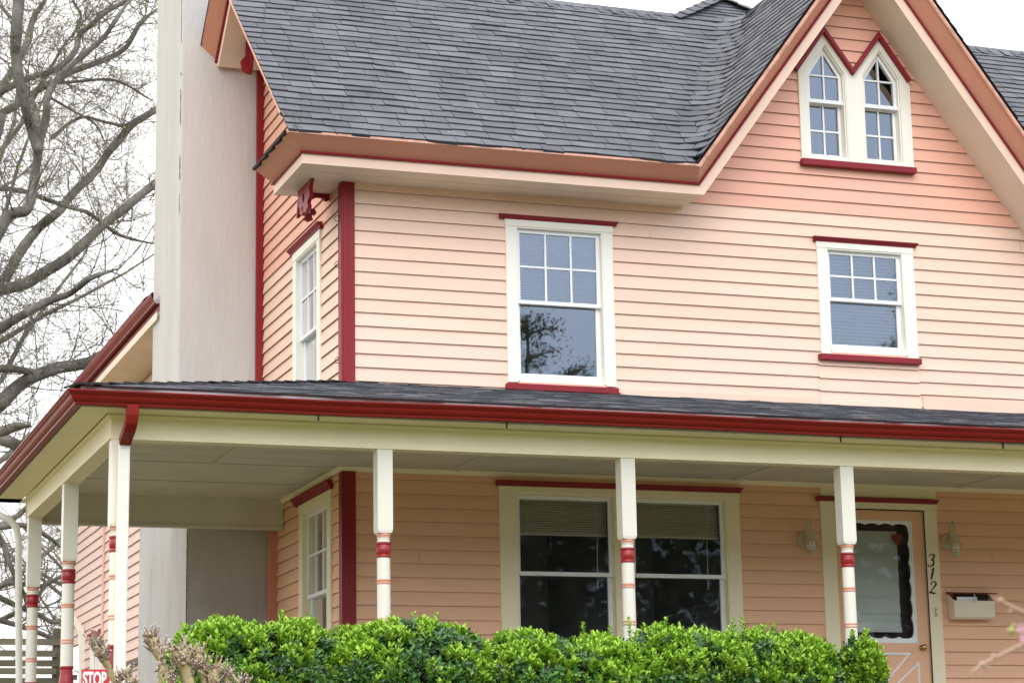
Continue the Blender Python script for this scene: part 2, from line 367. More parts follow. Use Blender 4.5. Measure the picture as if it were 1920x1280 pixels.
def sash(M, a, b, z0, z1, w, wb, wt, n0, n1, par, grid=None, m='white', g='glass', pane=True):
    if z1 < 2.4: g = 'glasslow'
    mb = MB(M); mb.box(a, a + w, z0, z1, n0, n1); mb.box(b - w, b, z0, z1, n0, n1); mb.box(a + w, b - w, z0, z0 + wb, n0, n1); mb.box(a + w, b - w, z1 - wt, z1, n0, n1)
    o = obj('sash', mb, m, par); bv(o, .003, 1)
    if grid:
        nx, nz = grid; mb = MB(M); A, B, Z0, Z1 = a + w, b - w, z0 + wb, z1 - wt
        for i in range(1, nx): u = A + (B - A) * i / nx; mb.box(u - .009, u + .009, Z0, Z1, n0 + .010, n1 - .003)
        for i in range(1, nz): z = Z0 + (Z1 - Z0) * i / nz; mb.box(A, B, z - .009, z + .009, n0 + .011, n1 - .004)
        obj('muntins', mb, m, par)
    if pane:
        mb = MB(M); quadM(mb, a + w - .005, b - w + .005, z0 + wb - .005, z1 - wt + .005, (n0 + n1) / 2); obj('pane', mb, g, par, fix=False)
def hood(M, a, b, z0, z1, par, m='hood', out=.075):
    mb = MB(M); e = .028
    pr = [(0.004, z0), (out * .55, z0), (out * .62, z0 + (z1 - z0) * .3), (out, z0 + (z1 - z0) * .75), (out, z1 - .004), (.004, z1 + .006)]
    for u0, u1, sgn in ((a, b, 0),):
        L = [mb.vt((a + e * (1 - p[0] / out), p[1], p[0])) for p in pr]; R = [mb.vt((b - e * (1 - p[0] / out), p[1], p[0])) for p in pr]
        for i in range(len(pr)): j = (i + 1) % len(pr); mb.idx([L[i], L[j], R[j], R[i]])
        mb.idx(L); mb.idx(R[::-1])
    return obj('hood', mb, m, par)
def window(M, lab, oa, ob, z0, z1, ca, cb, ct, cbz, hd, sill, meet, grid=(3, 2), cas='casing', jam='casing', lowgrid=None, hoodm='hood', rails=True, blind=None, rm='room', mull=None):
    """oa,ob,z0,z1 opening; ca,cb outer casing edges; ct top of the casing; cbz its bottom"""
    mb = MB(M)
    t = .034
    mb.box(ca, oa, cbz, z1, .002, t); mb.box(ob, cb, cbz, z1, .002, t)
    mb.box(ca - .004, cb + .004, z1, ct, .002, t + .003)
    ops = [(oa, ob)]
    if mull: mb.box(mull[0], mull[1], cbz, z1, .002, t); ops = [(oa, mull[0]), (mull[1], ob)]
    par = obj('window', mb, cas, house, label=lab); bv(par, .003, 1)
    mb = MB(M)
    for a, b in ops:
        mb.box(a, a + .012, z0, z1, -.125, t - .004); mb.box(b - .012, b, z0, z1, -.125, t - .004)
        mb.box(a + .012, b - .012, z1 - .012, z1, -.125, t - .006); mb.box(a + .012, b - .012, z0 - .012, z0 + .012, -.125, t - .008)
    obj('jamb', mb, jam, par)
    if hd: hood(M, *hd, par, hoodm)
    if sill:
        a, b, s0, s1 = sill; mb = MB(M); mb.box(a, b, s0, s1, .002, .075); o = obj('sill', mb, hoodm, par); bv(o, .005, 2)
        if s1 < z0 - .014:
            mb = MB(M); mb.box(oa - .0, ob + .0, s1, z0 - .012, .002, .03); obj('stool', mb, 'salmon', par)
    for a, b in ops:
        a += .012; b -= .012
        sash(M, a, b, meet - .02, z1 - .012, .038, .036, .036, -.045, -.012, par, grid)
        sash(M, a, b, z0 + .012, meet + .016, .042, .07, .034, -.082, -.048, par, lowgrid)
        if blind:
            bz0, pitch, m = blind; slats(M, a + .02, b - .02, bz0, z1 - .03, pitch, -.112, par, m)
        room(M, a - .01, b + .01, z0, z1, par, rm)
    return par
window(FR, 'tall upper window above the porch roof, blinds behind its six-pane top sash', 1.612, 2.456, 3.132, 4.556, 1.512, 2.558, 4.619, 3.113, (1.438, 2.608, 4.620, 4.660), (1.488, 2.564, 3.040, 3.098), 3.868, blind=(3.87, .0235, 'blind'))
window(FR, 'small upper window with white blinds all the way down', 4.757, 5.577, 3.562, 4.562, 4.655, 5.694, 4.622, 3.530, (4.606, 5.736, 4.623, 4.668), (4.622, 5.702, 3.468, 3.524), 4.078, blind=(3.62, .034, 'blind'))
lw = window(FR, 'wide double window on the ground floor under the porch', 1.562, 3.608, .55, 2.118, 1.41, 3.738, 2.177, .50, (1.362, 3.765, 2.178, 2.226), (1.39, 3.79, .44, .50), 1.413, grid=None, cas='cream', jam='cream', blind=(1.775, .021, 'blindtan'), rm='roomdark', mull=(2.507, 2.662))
for u in (2.37, 3.45): mb = MB(FR); mb.tube([(u, 2.05, -.09), (u + .004, 1.75, -.09), (u, 1.30, -.09)], .004, 5); obj('blind_wand', mb, 'blindtan', lw)
sw = window(SD, 'narrow upper window on the left wall beside the chimney', .815, 1.605, 3.02, 4.52, .70, 1.715, 4.60, 2.98, (.64, 1.80, 4.604, 4.66), None, 3.75, grid=(3, 2))
mb = MB(SD)
def folds(mb, a, b, z0, z1, n, amp=.02, k=9):
    N_ = k * 6; L = []
    for i in range(N_ + 1):
        u = a + (b - a) * i / N_; q = n + amp * math.sin(i / N_ * k * 2 * math.pi); L.append((mb.vt((u, z0, q)), mb.vt((u, z1, q))))
    for i in range(N_): mb.idx([L[i][0], L[i + 1][0], L[i + 1][1], L[i][1]])
folds(mb, .83, 1.59, 3.05, 4.5, -.15); obj('curtain', mb, 'curtain', sw, fix=False, smooth=True)
sw2 = window(SD, 'ground-floor window on the left wall under the porch', .47, 1.35, .5, 2.07, .335, 1.47, 2.155, .46, (.30, 1.62, 2.158, 2.235), None, 1.30, grid=(3, 2), cas='cream', jam='cream', rm='roomdark')
mb = MB(SD); folds(mb, .49, 1.33, .6, 2.05, -.15); obj('curtain', mb, 'curtaindark', sw2, fix=False, smooth=True)

# gothic pair in the gable
FR0 = FR
FR = lambda u, z, n: (u - .020, -n, z - .012)
mb = MB(FR)
Lh = lambda c, w=.21: [(c - w, 5.47), (c + w, 5.47), (c + w, 6.345), (c, 6.64), (c - w, 6.345)]
mb.plate([(4.561, 5.444), (5.780, 5.444), (5.780, 6.375), (5.470, 6.765), (5.168, 6.365), (4.868, 6.765), (4.561, 6.375)], [Lh(4.865), Lh(5.467)], .002, .036)
gw = obj('window', mb, 'casing', house, label='pair of pointed gothic windows in the front gable'); bv(gw, .003, 1)
mb = MB(FR)
for c in (4.865, 5.467):
    o_, i_ = Lh(c, .214), [(c - .2, 5.482), (c + .2, 5.482), (c + .2, 6.34), (c, 6.620), (c - .2, 6.34)]
    mb.plate([(p[0], p[1] + (.004 if p[1] > 6.5 else 0)) for p in o_], [i_], -.12, .030)
    i2 = [(c - .188, 5.492), (c + .188, 5.492), (c + .188, 6.335), (c, 6.598), (c - .188, 6.335)]
    mb.plate(i_, [i2], -.1, .012)
obj('jamb', mb, 'casing', gw)
T = [(4.535, 6.345), (4.868, 6.81), (5.168, 6.405), (5.470, 6.81), (5.805, 6.345)]
mb = MB(FR)
low = [(4.535 + .03, 6.325), (4.868, 6.745), (5.168, 6.34), (5.470, 6.745), (5.775, 6.325)]
mb.plate([(p[0] - .024, p[1] - .016) for p in T + low[::-1]], [], .03, .085); o = obj('hood', mb, 'hood', gw); bv(o, .004, 1)
mb = MB(FR); mb.box(4.546, 5.780, 5.376, 5.436, .002, .085); o = obj('sill', mb, 'hood', gw); bv(o, .005)
for c, broken in ((4.865, False), (5.467, True)):
    w = .186; gi = .030
    up_o = [(c - w, 6.035), (c + w, 6.035), (c + w, 6.33), (c, 6.592), (c - w, 6.33)]
    up_i = [(c - w + gi, 6.07), (c + w - gi, 6.07), (c + w - gi, 6.315), (c, 6.545), (c - w + gi, 6.315)]
    lo_o = H(c - w, c + w, 5.492, 6.045); lo_i = H(c - w + gi, c + w - gi, 5.53, 6.02)
    mb = MB(FR); mb.plate(up_o, [up_i], -.06, -.02); mb.box(c - w - .004, c + w + .004, 6.03, 6.068, -.06, .0)
    o = obj('sash', mb, 'white', gw); bv(o, .002, 1)
    mb = MB(FR); mb.plate(lo_o, [lo_i], -.095, -.062); o = obj('sash', mb, 'white', gw)
    mb = MB(FR)
    mb.box(c - .008, c + .008, 6.07, 6.54, -.052, -.024); mb.box(c - w + gi, c + w - gi, 6.308, 6.324, -.053, -.025)
    mb.box(c - .008, c + .008, 5.53, 6.02, -.09, -.064); mb.box(c - w + gi, c + w - gi, 5.757, 5.775, -.091, -.065)
    obj('muntins', mb, 'white', gw)
    mb = MB(FR)
    quadM(mb, c - w + .02, c + w - .02, 5.52, 6.03, -.078)
    if not broken: mb.face([(p[0], p[1], -.04) for p in up_i])
    else:
        A = lambda x, y: (5.467 - .186 + (x - 570) / (850 - 570) * .372, 6.57 - (y - 280) * .001274)
        poly = [(c - w + gi, 6.07), (c + w - gi, 6.07), A(828, 590), A(800, 565), A(775, 520), A(745, 500), A(732, 470), A(708, 430), A(690, 400), A(668, 372), (c - .052, 6.47), (c - w + gi, 6.315)]
        mb.plate(poly, [], -.041, -.039)
    obj('pane', mb, 'glassold', gw, fix=False, label='broken pane with a jagged dark hole' if broken else None)
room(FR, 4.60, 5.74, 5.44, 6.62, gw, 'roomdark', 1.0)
mb = MB(FR); mb.box(4.62, 5.72, 5.44, 5.495, -.2, -.125); obj('inner_ledge', mb, 'white', gw)
for c, side in ((4.865 + .035, 'left'), (5.467 + .035, 'right')):
    mb = MB(); mb.tube([(c - .07, .12, 5.495), (c - .07, .12, 5.66)], [.012, .011], 10); mb.tube([(c - .07, .12, 5.66), (c - .07, .12, 5.672), (c - .07, .12, 5.695)], [.005, .009, .001], 8)
    o = obj('candle', mb, 'wax', None, (c - .07, .12, 5.495), smooth=False)
    tag(o, 'pale window candle standing behind the %s pointed gable window' % side, 'candle', 'candles in the gable windows')

FR = FR0
# ---------------- door
mb = MB(FR)
mb.box(4.564, 4.712, -.02, 2.07, .002, .034); mb.box(5.655, 5.789, -.02, 2.07, .002, .034); mb.box(4.56, 5.793, 2.07, 2.137, .002, .037); mb.box(4.575, 5.793, 2.179, 2.296, .002, .03)
dc = obj('door_casing', mb, 'cream', house); bv(dc, .003, 1)
hood(FR, 4.505, 5.803, 2.128, 2.170, dc)
mb = MB(FR); mb.box(4.700, 4.712, 0, 2.07, -.14, .03); mb.box(5.655, 5.667, 0, 2.07, -.14, .03); mb.box(4.712, 5.655, 2.07, 2.08, -.14, .03); obj('jamb', mb, 'cream', dc)
gr_ = H(4.862, 5.532, .825, 1.968)
mb = MB(FR); mb.plate(H(4.716, 5.651, .01, 2.063), [gr_], -.045, -.005)
door = obj('door', mb, 'peach_low', house, label='salmon storm door with a scalloped glass panel'); bv(door, .003, 1)
sc_pts = []
a, b, z0, z1 = 4.905, 5.490, .885, 1.925
def scal(p, q, n, bulge):
    out = []; P = Vector(p); Q = Vector(q); d = (Q - P) / n; nr = Vector((d.y, -d.x)).normalized()
    for i in range(n):
        for k in range(8):
            t = k / 8; out.append(tuple(P + d * (i + t) + nr * (math.sin(t * math.pi)) ** .7 * bulge))
    return out
sc_pts = scal((a, z0), (b, z0), 4, .017) + scal((b, z0), (b, z1), 6, .018) + scal((b, z1), (a, z1), 4, .017) + scal((a, z1), (a, z0), 6, .018)
mb = MB(FR); mb.plate(gr_, [sc_pts], -.032, -.012); obj('scalloped_trim', mb, 'white', door)
mb = MB(FR); bars(mb, 4.862, 5.532, .825, 1.968, .012, -.012, -.002); obj('glass_moulding', mb, 'white', door)
mb = MB(FR); quadM(mb, 4.89, 5.51, .86, 1.95, -.038); obj('pane', mb, 'glasslow', door, fix=False)
mb = MB(FR); mb.box(4.70, 5.667, 0, 2.07, -.20, -.14); obj('inner_door', mb, 'lace', door)
mb = MB(FR)
zt, zb_ = 1.875, .955
K = 40; L = []
for i in range(K + 1):
    z = zb_ + (zt - zb_) * i / K; q = -.075 + (.006 * math.sin(i * 1.9) if i < 9 else .001 * math.sin(i * 1.2))
    L.append((mb.vt((4.78, z, q)), mb.vt((5.405 + .002 * math.sin(i), z, q))))
for i in range(K): mb.idx([L[i][0], L[i][1], L[i + 1][1], L[i + 1][0]])
mb.box(4.78, 5.405, .93, .965, -.085, -.06)
for z in (1.06, 1.10, 1.25, 1.45, 1.66): mb.box(4.78, 5.406, z, z + .003, -.074, -.068)
obj('shade', mb, 'shade', door, fix=False)
mb = MB(FR); hp = []
for k in range(24):
    t = k / 24 * 2 * math.pi; hp.append((5.398 + .0036 * 16 * math.sin(t) ** 3, 1.800 + .0042 * (13 * math.cos(t) - 5 * math.cos(2 * t) - 2 * math.cos(3 * t) - math.cos(4 * t))))
mb.plate(hp, [], -.050, -.044); obj('heart_ornament', mb, 'sticker', door, label='small red heart hanging inside the door glass')
mb = MB(FR)   # cross-buck mouldings
def tri(mb, P, w=.016):
    c = Vector((sum(p[0] for p in P) / 3, sum(p[1] for p in P) / 3)); 
    def inset(P, d):
        out = []
        for i in range(3):
            p0, p1, p2 = Vector(P[i - 1]), Vector(P[i]), Vector(P[(i + 1) % 3]); e1 = (p1 - p0).normalized(); e2 = (p2 - p1).normalized()
            bis = (e2 - e1).normalized(); sn = abs(e1.x * e2.y - e1.y * e2.x); ang = math.acos(max(-1, min(1, (-e1).dot(e2)))) / 2
            out.append(tuple(p1 + bis * d / math.sin(ang)))
        return out
    mb.plate(P, [inset(P, w)], -.006, .004)
x0, x1, y0, y1 = 4.862, 5.532, .12, .735; cx, cz = (x0 + x1) / 2, (y0 + y1) / 2
g = .05
tri(mb, [(x0 + g * 1.6, y1), (x1 - g * 1.6, y1), (cx, cz + g)]); tri(mb, [(x1, y1 - g * 1.6), (x1, y0 + g * 1.6), (cx + g, cz)])
tri(mb, [(x0, y1 - g * 1.6), (x0, y0 + g * 1.6), (cx - g, cz)]); tri(mb, [(x0 + g * 1.6, y0), (x1 - g * 1.6, y0), (cx, cz - g)])
obj('crossbuck_moulding', mb, 'white', door)
mb = MB(); k = (5.605, -.0, .795)
def knob(mb, x, y, z):
    pr = [(0.028, 0), (.028, .006), (.012, .010), (.011, .03), (.024, .038), (.029, .05), (.025, .062), (.008, .068)]
    rings = [[mb.vt((x + R * math.cos(i * math.pi / 8), y - h, z + R * math.sin(i * math.pi / 8))) for i in range(16)] for R, h in pr]
    for i in range(len(rings) - 1):
        for j in range(16): mb.idx([rings[i][j], rings[i][(j + 1) % 16], rings[i + 1][(j + 1) % 16], rings[i + 1][j]])
    mb.idx(rings[-1])
knob(mb, 5.572, .003, .785); obj('handle', mb, 'brass', door, smooth=True)
# house numbers
def stroke(mb, pts, wid, n0=.034, n1=.040):
    P = []
    k = 6; cp = [pts[0]] + list(pts) + [pts[-1]]; cw = [wid[0]] + list(wid) + [wid[-1]]
    for i in range(1, len(cp) - 2):
        for j in range(k):
            t = j / k; c = []
            for d in (0, 1):
                a0, a1, a2, a3 = cp[i - 1][d], cp[i][d], cp[i + 1][d], cp[i + 2][d]
                c.append(.5 * (2 * a1 + (a2 - a0) * t + (2 * a0 - 5 * a1 + 4 * a2 - a3) * t * t + (3 * a1 - a0 - 3 * a2 + a3) * t ** 3))
            P.append((Vector(c), cw[i] * (1 - t) + cw[i + 1] * t))
    P.append((Vector(pts[-1]), wid[-1]))
    Lf, Rt = [], []
    for i, (p, w) in enumerate(P):
        d = (P[min(i + 1, len(P) - 1)][0] - P[max(i - 1, 0)][0]).normalized(); nn = Vector((-d.y, d.x)) * w / 2
        Lf.append(tuple(p + nn)); Rt.append(tuple(p - nn))
    for i in range(len(P) - 1):
        q = [Lf[i], Rt[i], Rt[i + 1], Lf[i + 1]]
        A = [mb.vt((x, z, n1)) for x, z in q]; B = [mb.vt((x, z, n0)) for x, z in q]
        mb.idx(A); mb.idx([A[0], A[3], B[3], B[0]]); mb.idx([A[1], A[2], B[2], B[1]])
G = {'3': [([(-.25, .36), (-.05, .5), (.2, .42), (.15, .12), (-.08, .04)], [.10, .05, .13, .10, .04]), ([(-.08, .04), (.2, -.02), (.2, -.35), (-.08, -.5), (-.3, -.40)], [.04, .10, .15, .06, .12])],
     '1': [([(-.12, .32), (.08, .5)], [.04, .07]), ([(.08, .5), (.03, .1), (-.03, -.3), (-.06, -.48)], [.08, .15, .13, .05])],
     '2': [([(-.25, .25), (-.12, .47), (.12, .5), (.24, .3), (.05, 0), (-.3, -.44)], [.10, .06, .08, .15, .09, .05]), ([(-.3, -.44), (-.08, -.38), (.12, -.47), (.32, -.38)], [.08, .14, .13, .04])]}
for ch, u, z in (('3', 5.702, 1.598), ('1', 5.702, 1.470), ('2', 5.702, 1.340)):
    mb = MB(FR)
    for pts, w in G[ch]: stroke(mb, [(u + p[0] * .115 + p[1] * .02, z + p[1] * .115) for p in pts], [q * .12 for q in w])
    obj('house_number', mb, 'num', dc, label='black metal numeral %s' % ch, fix=False)
mb = MB(FR); mb.box(5.705, 5.732, 1.075, 1.155, .034, .048); o = obj('doorbell', mb, 'lamp', dc); bv(o, .008, 3)
mb = MB(FR); mb.box(5.713, 5.724, 1.105, 1.12, .048, .052); obj('bell_button', mb, 'white', dc)

# ---------------- upper cornice and rakes
# profile points (d outward, n up/perpendicular)
PR = {'fascia': [(.497, -.004), (.497, .084)], 'red': [(.497, .084), (.522, .084), (.526, .094), (.515, .104), (.50, .104)], 'orange': [(.503, .104), (.655, .207)], 'edge': [(.655, .207), (.668, .212), (.668, .232), (.60, .232)], 'soffit': [(.0, .0), (.497, .0)]}
IN = [(3.28, 4.854), (5.116, 7.31), (6.952, 4.854)]
def perp_lines(n):
    """inner path in XZ offset by n: start(-), P1, apex, P3, end"""
    s_ = math.sqrt(1 + sl * sl)
    v = n * s_                                  # vertical offset of the rake line
    xk = 3.28 - (v - n) / sl                    # crossing of horizontal (z+n) and rake
    return [(xk, 4.854 + n), (5.116, 7.31 + v), (2 * 5.116 - xk, 4.854 + n)]
def cornice(name, pr, m, house=house, th=0):
    mb = MB(); rows = []
    for d, n in pr:
        K3 = perp_lines(n)
        rows.append([(-d, .56, 4.854 + n), (-d, -d, 4.854 + n), (K3[0][0], -d, K3[0][1]), (K3[1][0], -d, K3[1][1]), (K3[2][0], -d, K3[2][1]), (11, -d, 4.854 + n)])
    for i in range(len(rows) - 1):
        for j in range(5): mb.face([rows[i][j], rows[i][j + 1], rows[i + 1][j + 1], rows[i + 1][j]])
    return obj(name, mb, m, house, fix=False)
cornice('cornice_fascia', PR['fascia'], 'fascia'); cornice('cornice_red_trim', PR['red'], 'hood'); cornice('cornice_crown', PR['orange'], 'orange'); cornice('cornice_edge', PR['edge'], 'edge')
# rake reveal strip of old paint below the shingles on both front rakes
mb = MB(); rows = []
for d, n in ((.662, .196), (.670, .206), (.662, .216)):
    K3 = perp_lines(n); rows.append([(K3[0][0], -d, K3[0][1]), (K3[1][0], -d, K3[1][1]), (K3[2][0], -d, K3[2][1])])
for i in range(2):
    for j in range(2): mb.face([rows[i][j], rows[i][j + 1], rows[i + 1][j + 1], rows[i + 1][j]])
obj('rake_drip_strip', mb, 'edge', house, fix=False)
# soffit (solid panels)
mb = MB(); z = 4.854
mb.face([(-.497, -.497, z), (3.28, -.497, z), (3.28, 0, z), (-.497, 0, z)]); mb.face([(-.497, 0, z), (0, 0, z), (0, .56, z), (-.497, .56, z)])
mb.face([(3.28, -.497, z), (5.116, -.497, 7.31), (5.116, 0, 7.31), (3.28, 0, z)]); mb.face([(5.116, -.497, 7.31), (6.952, -.497, z), (6.952, 0, z), (5.116, 0, 7.31)])
mb.face([(6.952, -.497, z), (11, -.497, z), (11, 0, z), (6.952, 0, z)])
obj('soffit', mb, 'soffit', house, fix=False)
mb = MB(); mb.box(-.3, 3.2, -.262, -.258, 4.8525, 4.8535); obj('soffit_seam', mb, 'orange', house)
# end of the return and its little shingled cap
mb = MB(); mb.face([(0, .56, 4.854), (-.497, .56, 4.85), (-.497, .56, 4.958), (-.655, .56, 5.061), (-.655, .56, 5.085), (0, .56, 5.25)]); obj('cornice_return_end', mb, 'orange', house, fix=False)
mb = MB(); N_ = 14
for i in range(N_):
    ya, yb = -.62 + i * 1.19 / N_, -.62 + (i + 1) * 1.19 / N_; zz = 5.085 + .006 * math.sin(i * 2.1)
    wi = max(.03, min(.69, (.856 * (ya + .66) - .004) / .26)); mb.face([(-.69, ya, zz), (-.69, yb, zz + .003), (-.69 + wi, yb, zz + .26 * wi), (-.69 + wi, ya, zz + .26 * wi)], 0, rnd()); mb.face([(-.69, ya, zz), (-.69, yb, zz + .003), (-.69, yb, zz - .022), (-.69, ya, zz - .022)], 1)
    mb.face([(-.66, ya, zz - .022), (-.66, yb, zz - .022), (-.69, yb, zz - .022), (-.69, ya, zz - .022)], 1)
obj('cornice_return_cap', mb, ['shingle', 'shedge'], house, fix=False)
# left gable rake (faces -X): front slope up to the peak, back slope down to the chimney
ys = .856
def lrake(name, pr, m):
    mb = MB(); rows = []; s_ = math.sqrt(1 + ys * ys)
    for d, n in pr:
        v = n * s_; zr = 7.377 + v; cut = 2.98 + n * 1.0
        rows.append([(-d, -.38, zr - ys * (2.75)), (-d, 2.37, zr), (-d, cut, zr - ys * (cut - 2.37))])
    for i in range(len(rows) - 1):
        for j in range(2): mb.face([rows[i][j], rows[i][j + 1], rows[i + 1][j + 1], rows[i + 1][j]])
    obj(name, mb, m, house, fix=False)
lrake('rake_fascia', PR['fascia'], 'fascia'); lrake('rake_red_trim', PR['red'], 'hood'); lrake('rake_crown', PR['orange'], 'orange'); lrake('rake_edge', PR['edge'], 'edge'); lrake('rake_soffit', PR['soffit'], 'soffit')
mb = MB()
zf = lambda y, n: 7.377 + n * math.sqrt(1 + ys * ys) - ys * abs(y - 2.37)
mb.face([(-d, 2.98 + n + .001, zf(2.98 + n, n)) for d, n in ((0, 0), (.497, 0), (.497, .104), (.655, .207), (.655, .232), (0, .232))]); obj('rake_end', mb, 'orange', house, fix=False)

# ---------------- roofs: every shingle tab is real
def tabs(mb, line, up, dz_up, wmin, wmax, t, waz, r0, edge=True, ov=1.25, dip=.006):
    """line: dense list of (x,y,z); up: list of horizontal uphill vectors incl. run length per course; dz_up rise of one course"""
    L = [0]
    for i in range(1, len(line)): L.append(L[-1] + math.dist(line[i][:2], line[i - 1][:2]))
    tot = L[-1]
    if tot < .05: return
    def samp(s):
        s = max(0, min(tot, s))
        lo, hi = 0, len(L) - 1
        while hi - lo > 1:
            mid = (lo + hi) // 2
            if L[mid] <= s: lo = mid
            else: hi = mid
        q = (s - L[lo]) / max(1e-9, L[hi] - L[lo])
        p = [line[lo][k] * (1 - q) + line[hi][k] * q for k in range(3)]; u = [up[lo][k] * (1 - q) + up[hi][k] * q for k in range(2)]
        return p, u
    s = -rnd() * wmax
    while s < tot:
        w = ru(wmin, wmax); a, b = max(0, s + .0025), min(tot, s + w - .0025); s += w
        if b - a < .012: continue
        rr = rnd(); dz = ru(-dip, dip); dt = ru(0, .006); tw = ru(-.004, .004)
        ns = max(1, int((b - a) / .09)); A = []; B = []; E_ = []
        for i in range(ns + 1):
            q = a + (b - a) * i / ns; p, u = samp(q); wv = waz * noise.noise(Vector((q * 1.6, r0 * 2.3, p[2]))) + .35 * waz * noise.noise(Vector((q * 7, r0 * 5.3, 2)))
            lo = (dz + wv + tw * (i / ns - .5)) / dz_up
            th = t + dt + .010 * max(0, noise.noise(Vector((q * 4.1, r0 * 3.3, 7))))
            x, y, z = p[0] + u[0] * lo, p[1] + u[1] * lo, p[2] + dz_up * lo
            A.append(mb.vt((x, y, z + th))); E_.append(mb.vt((x, y, z - .004)))
            B.append(mb.vt((p[0] + u[0] * ov, p[1] + u[1] * ov, p[2] + dz_up * ov + .001)))
        for i in range(ns):
            mb.idx([A[i], A[i + 1], B[i + 1], B[i]], 0, rr); mb.idx([E_[i], E_[i + 1], A[i + 1], A[i]], 1)
        if edge:
            mb.idx([A[0], B[0], E_[0]], 1); mb.idx([A[ns], B[ns], E_[ns]], 1)
EX = .14
dzc = EX * math.sin(math.atan(.856))
mb = MB(); md = MB()
Zb = 5.085
sL = 1.338
def Lline(z, side=1):
    Ym = -.668 + (z - Zb) / .856; xc = 3.135 + (z - Zb) / sL
    r = min(.24, Ym + .668); pts = []; ups = []
    um = (0, dzc / .856); uc = (dzc / sL, 0)
    n1 = 60; x0 = -.662
    for i in range(n1 + 1): pts.append((x0 + (xc - r - x0) * i / n1, Ym, z)); ups.append(um)
    if r > .005:
        for i in range(1, 11):
            a = math.pi / 2 * (1 - i / 10); pts.append((xc - r + r * math.cos(a), Ym - r + r * math.sin(a), z)); c, s_ = math.cos(a), math.sin(a)
            ln = uc[0] * c + um[1] * s_; ups.append((ln * c, ln * s_))
        y0 = Ym - r; n2 = max(2, int((y0 + .675) / .1))
        for i in range(1, n2 + 1): pts.append((xc, y0 + (-.675 - y0) * i / n2, z)); ups.append(uc)
    # old-roof sag: gentle dips
    pts = [(p[0], p[1], p[2] + .010 * noise.noise(Vector((p[0] * .8, p[1] * .8, 3)))) for p in pts]
    if side < 0:
        pts = [(2 * 5.116 - p[0], p[1], p[2]) for p in pts]; ups = [(-u[0], u[1]) for u in ups]
        pts = [p for p in pts]; 
    return pts, ups
k = 0; z = Zb
while z < 7.69:
    p, u = Lline(z)
    if z > 7.60: q = [i for i in range(len(p)) if p[i][0] < 5.09]; p = [p[i] for i in q]; u = [u[i] for i in q]
    tabs(mb, p, u, dzc, .20, .34, .014, .017, k, dip=.006)
    p2, u2 = Lline(z, -1)
    keep = [i for i in range(len(p2)) if p2[i][0] < 10.9]
    p2, u2 = [p2[i] for i in keep], [u2[i] for i in keep]
    tabs(mb, p2, u2, dzc, .20, .34, .014, .017, k + 50, dip=.006)
    z += dzc; k += 1
main_roof = obj('roof', mb, ['shingle', 'shedge'], house, fix=False, label='main grey shingle roof with a swept valley into the front gable')
# decks
mb = MB(); zb = lambda y: Zb - .006 + .856 * (y + .668)
mb.face([(-.655, -.660, zb(-.660)), (3.13, -.660, zb(-.660)), (5.08, 2.37, zb(2.37)), (-.655, 2.37, zb(2.37))])
mb.face([(7.10, -.660, zb(-.660)), (11.1, -.660, zb(-.660)), (11.1, 2.37, zb(2.37)), (5.15, 2.37, zb(2.37))])
zc_ = lambda x: Zb - .006 + sL * (x - 3.135)
mb.face([(3.135, -.662, zc_(3.135)), (5.116, -.662, zc_(5.116)), (5.116, 2.6, zc_(5.116)), (5.08, 2.4, zc_(5.08))])
mb.face([(7.097, -.662, zc_(3.135)), (5.116, -.662, zc_(5.116)), (5.116, 2.6, zc_(5.116)), (5.15, 2.4, zc_(5.08))])
mb.face([(-.668, 2.37, zb(2.37)), (11.1, 2.37, zb(2.37)), (11.1, 4.8, zb(2.37) - .856 * 2.43), (-.60, 4.8, zb(2.37) - .856 * 2.43)], 0)
mb.face([(-.672, 2.37, zb(2.37) + .012), (-.672, 2.37, zb(2.37) - .025), (-.672, 3.4, zb(2.37) - .025 - .856 * 1.03), (-.672, 3.4, zb(2.37) + .012 - .856 * 1.03)], 1)
mb.face([(-.672, 2.37, zb(2.37) + .012), (4, 2.37, zb(2.37) + .012), (4, 3.4, zb(2.37) + .012 - .856 * 1.03), (-.672, 3.4, zb(2.37) + .012 - .856 * 1.03)], 0)
obj('roof_deck', mb, ['shedge', 'shedge'], main_roof, fix=False)
# hump where the rear cross ridge meets the main ridge
mb = MB(); z = 7.60; k = 0; hz = .05
apx, apz, apy = 5.07, 8.12, 2.78
while z < apz - .02:
    h = apz - z; xl = apx - h * 1.72; xr = apx + h * 1.72; yf = apy - h * .86
    pts = []; ups = []
    for i in range(12): pts.append((xl, 4.2 + (yf + .18 * min(1, h * 3) - 4.2) * i / 11, z)); ups.append((hz * 1.72, 0))
    r = .18 * min(1, h * 3)
    for i in range(1, 7):
        a = math.pi + math.pi / 2 * i / 7; pts.append((xl + r + r * math.cos(a), yf + r + r * math.sin(a), z)); ups.append((-hz * 1.72 * math.cos(a), -hz * .86 * math.sin(a)))
    for i in range(12): pts.append((xl + r + (xr - r - xl - r) * i / 11, yf, z)); ups.append((0, hz * .86))
    for i in range(1, 7):
        a = math.pi * 1.5 + math.pi / 2 * i / 7; pts.append((xr - r + r * math.cos(a), yf + r + r * math.sin(a), z)); ups.append((-hz * 1.72 * math.cos(a), -hz * .86 * math.sin(a)))
    tabs(mb, pts, ups, hz, .2, .3, .012, .004, k + 7); z += hz; k += 1
obj('rear_hip_roof', mb, ['shingle', 'shedge'], main_roof, fix=False)
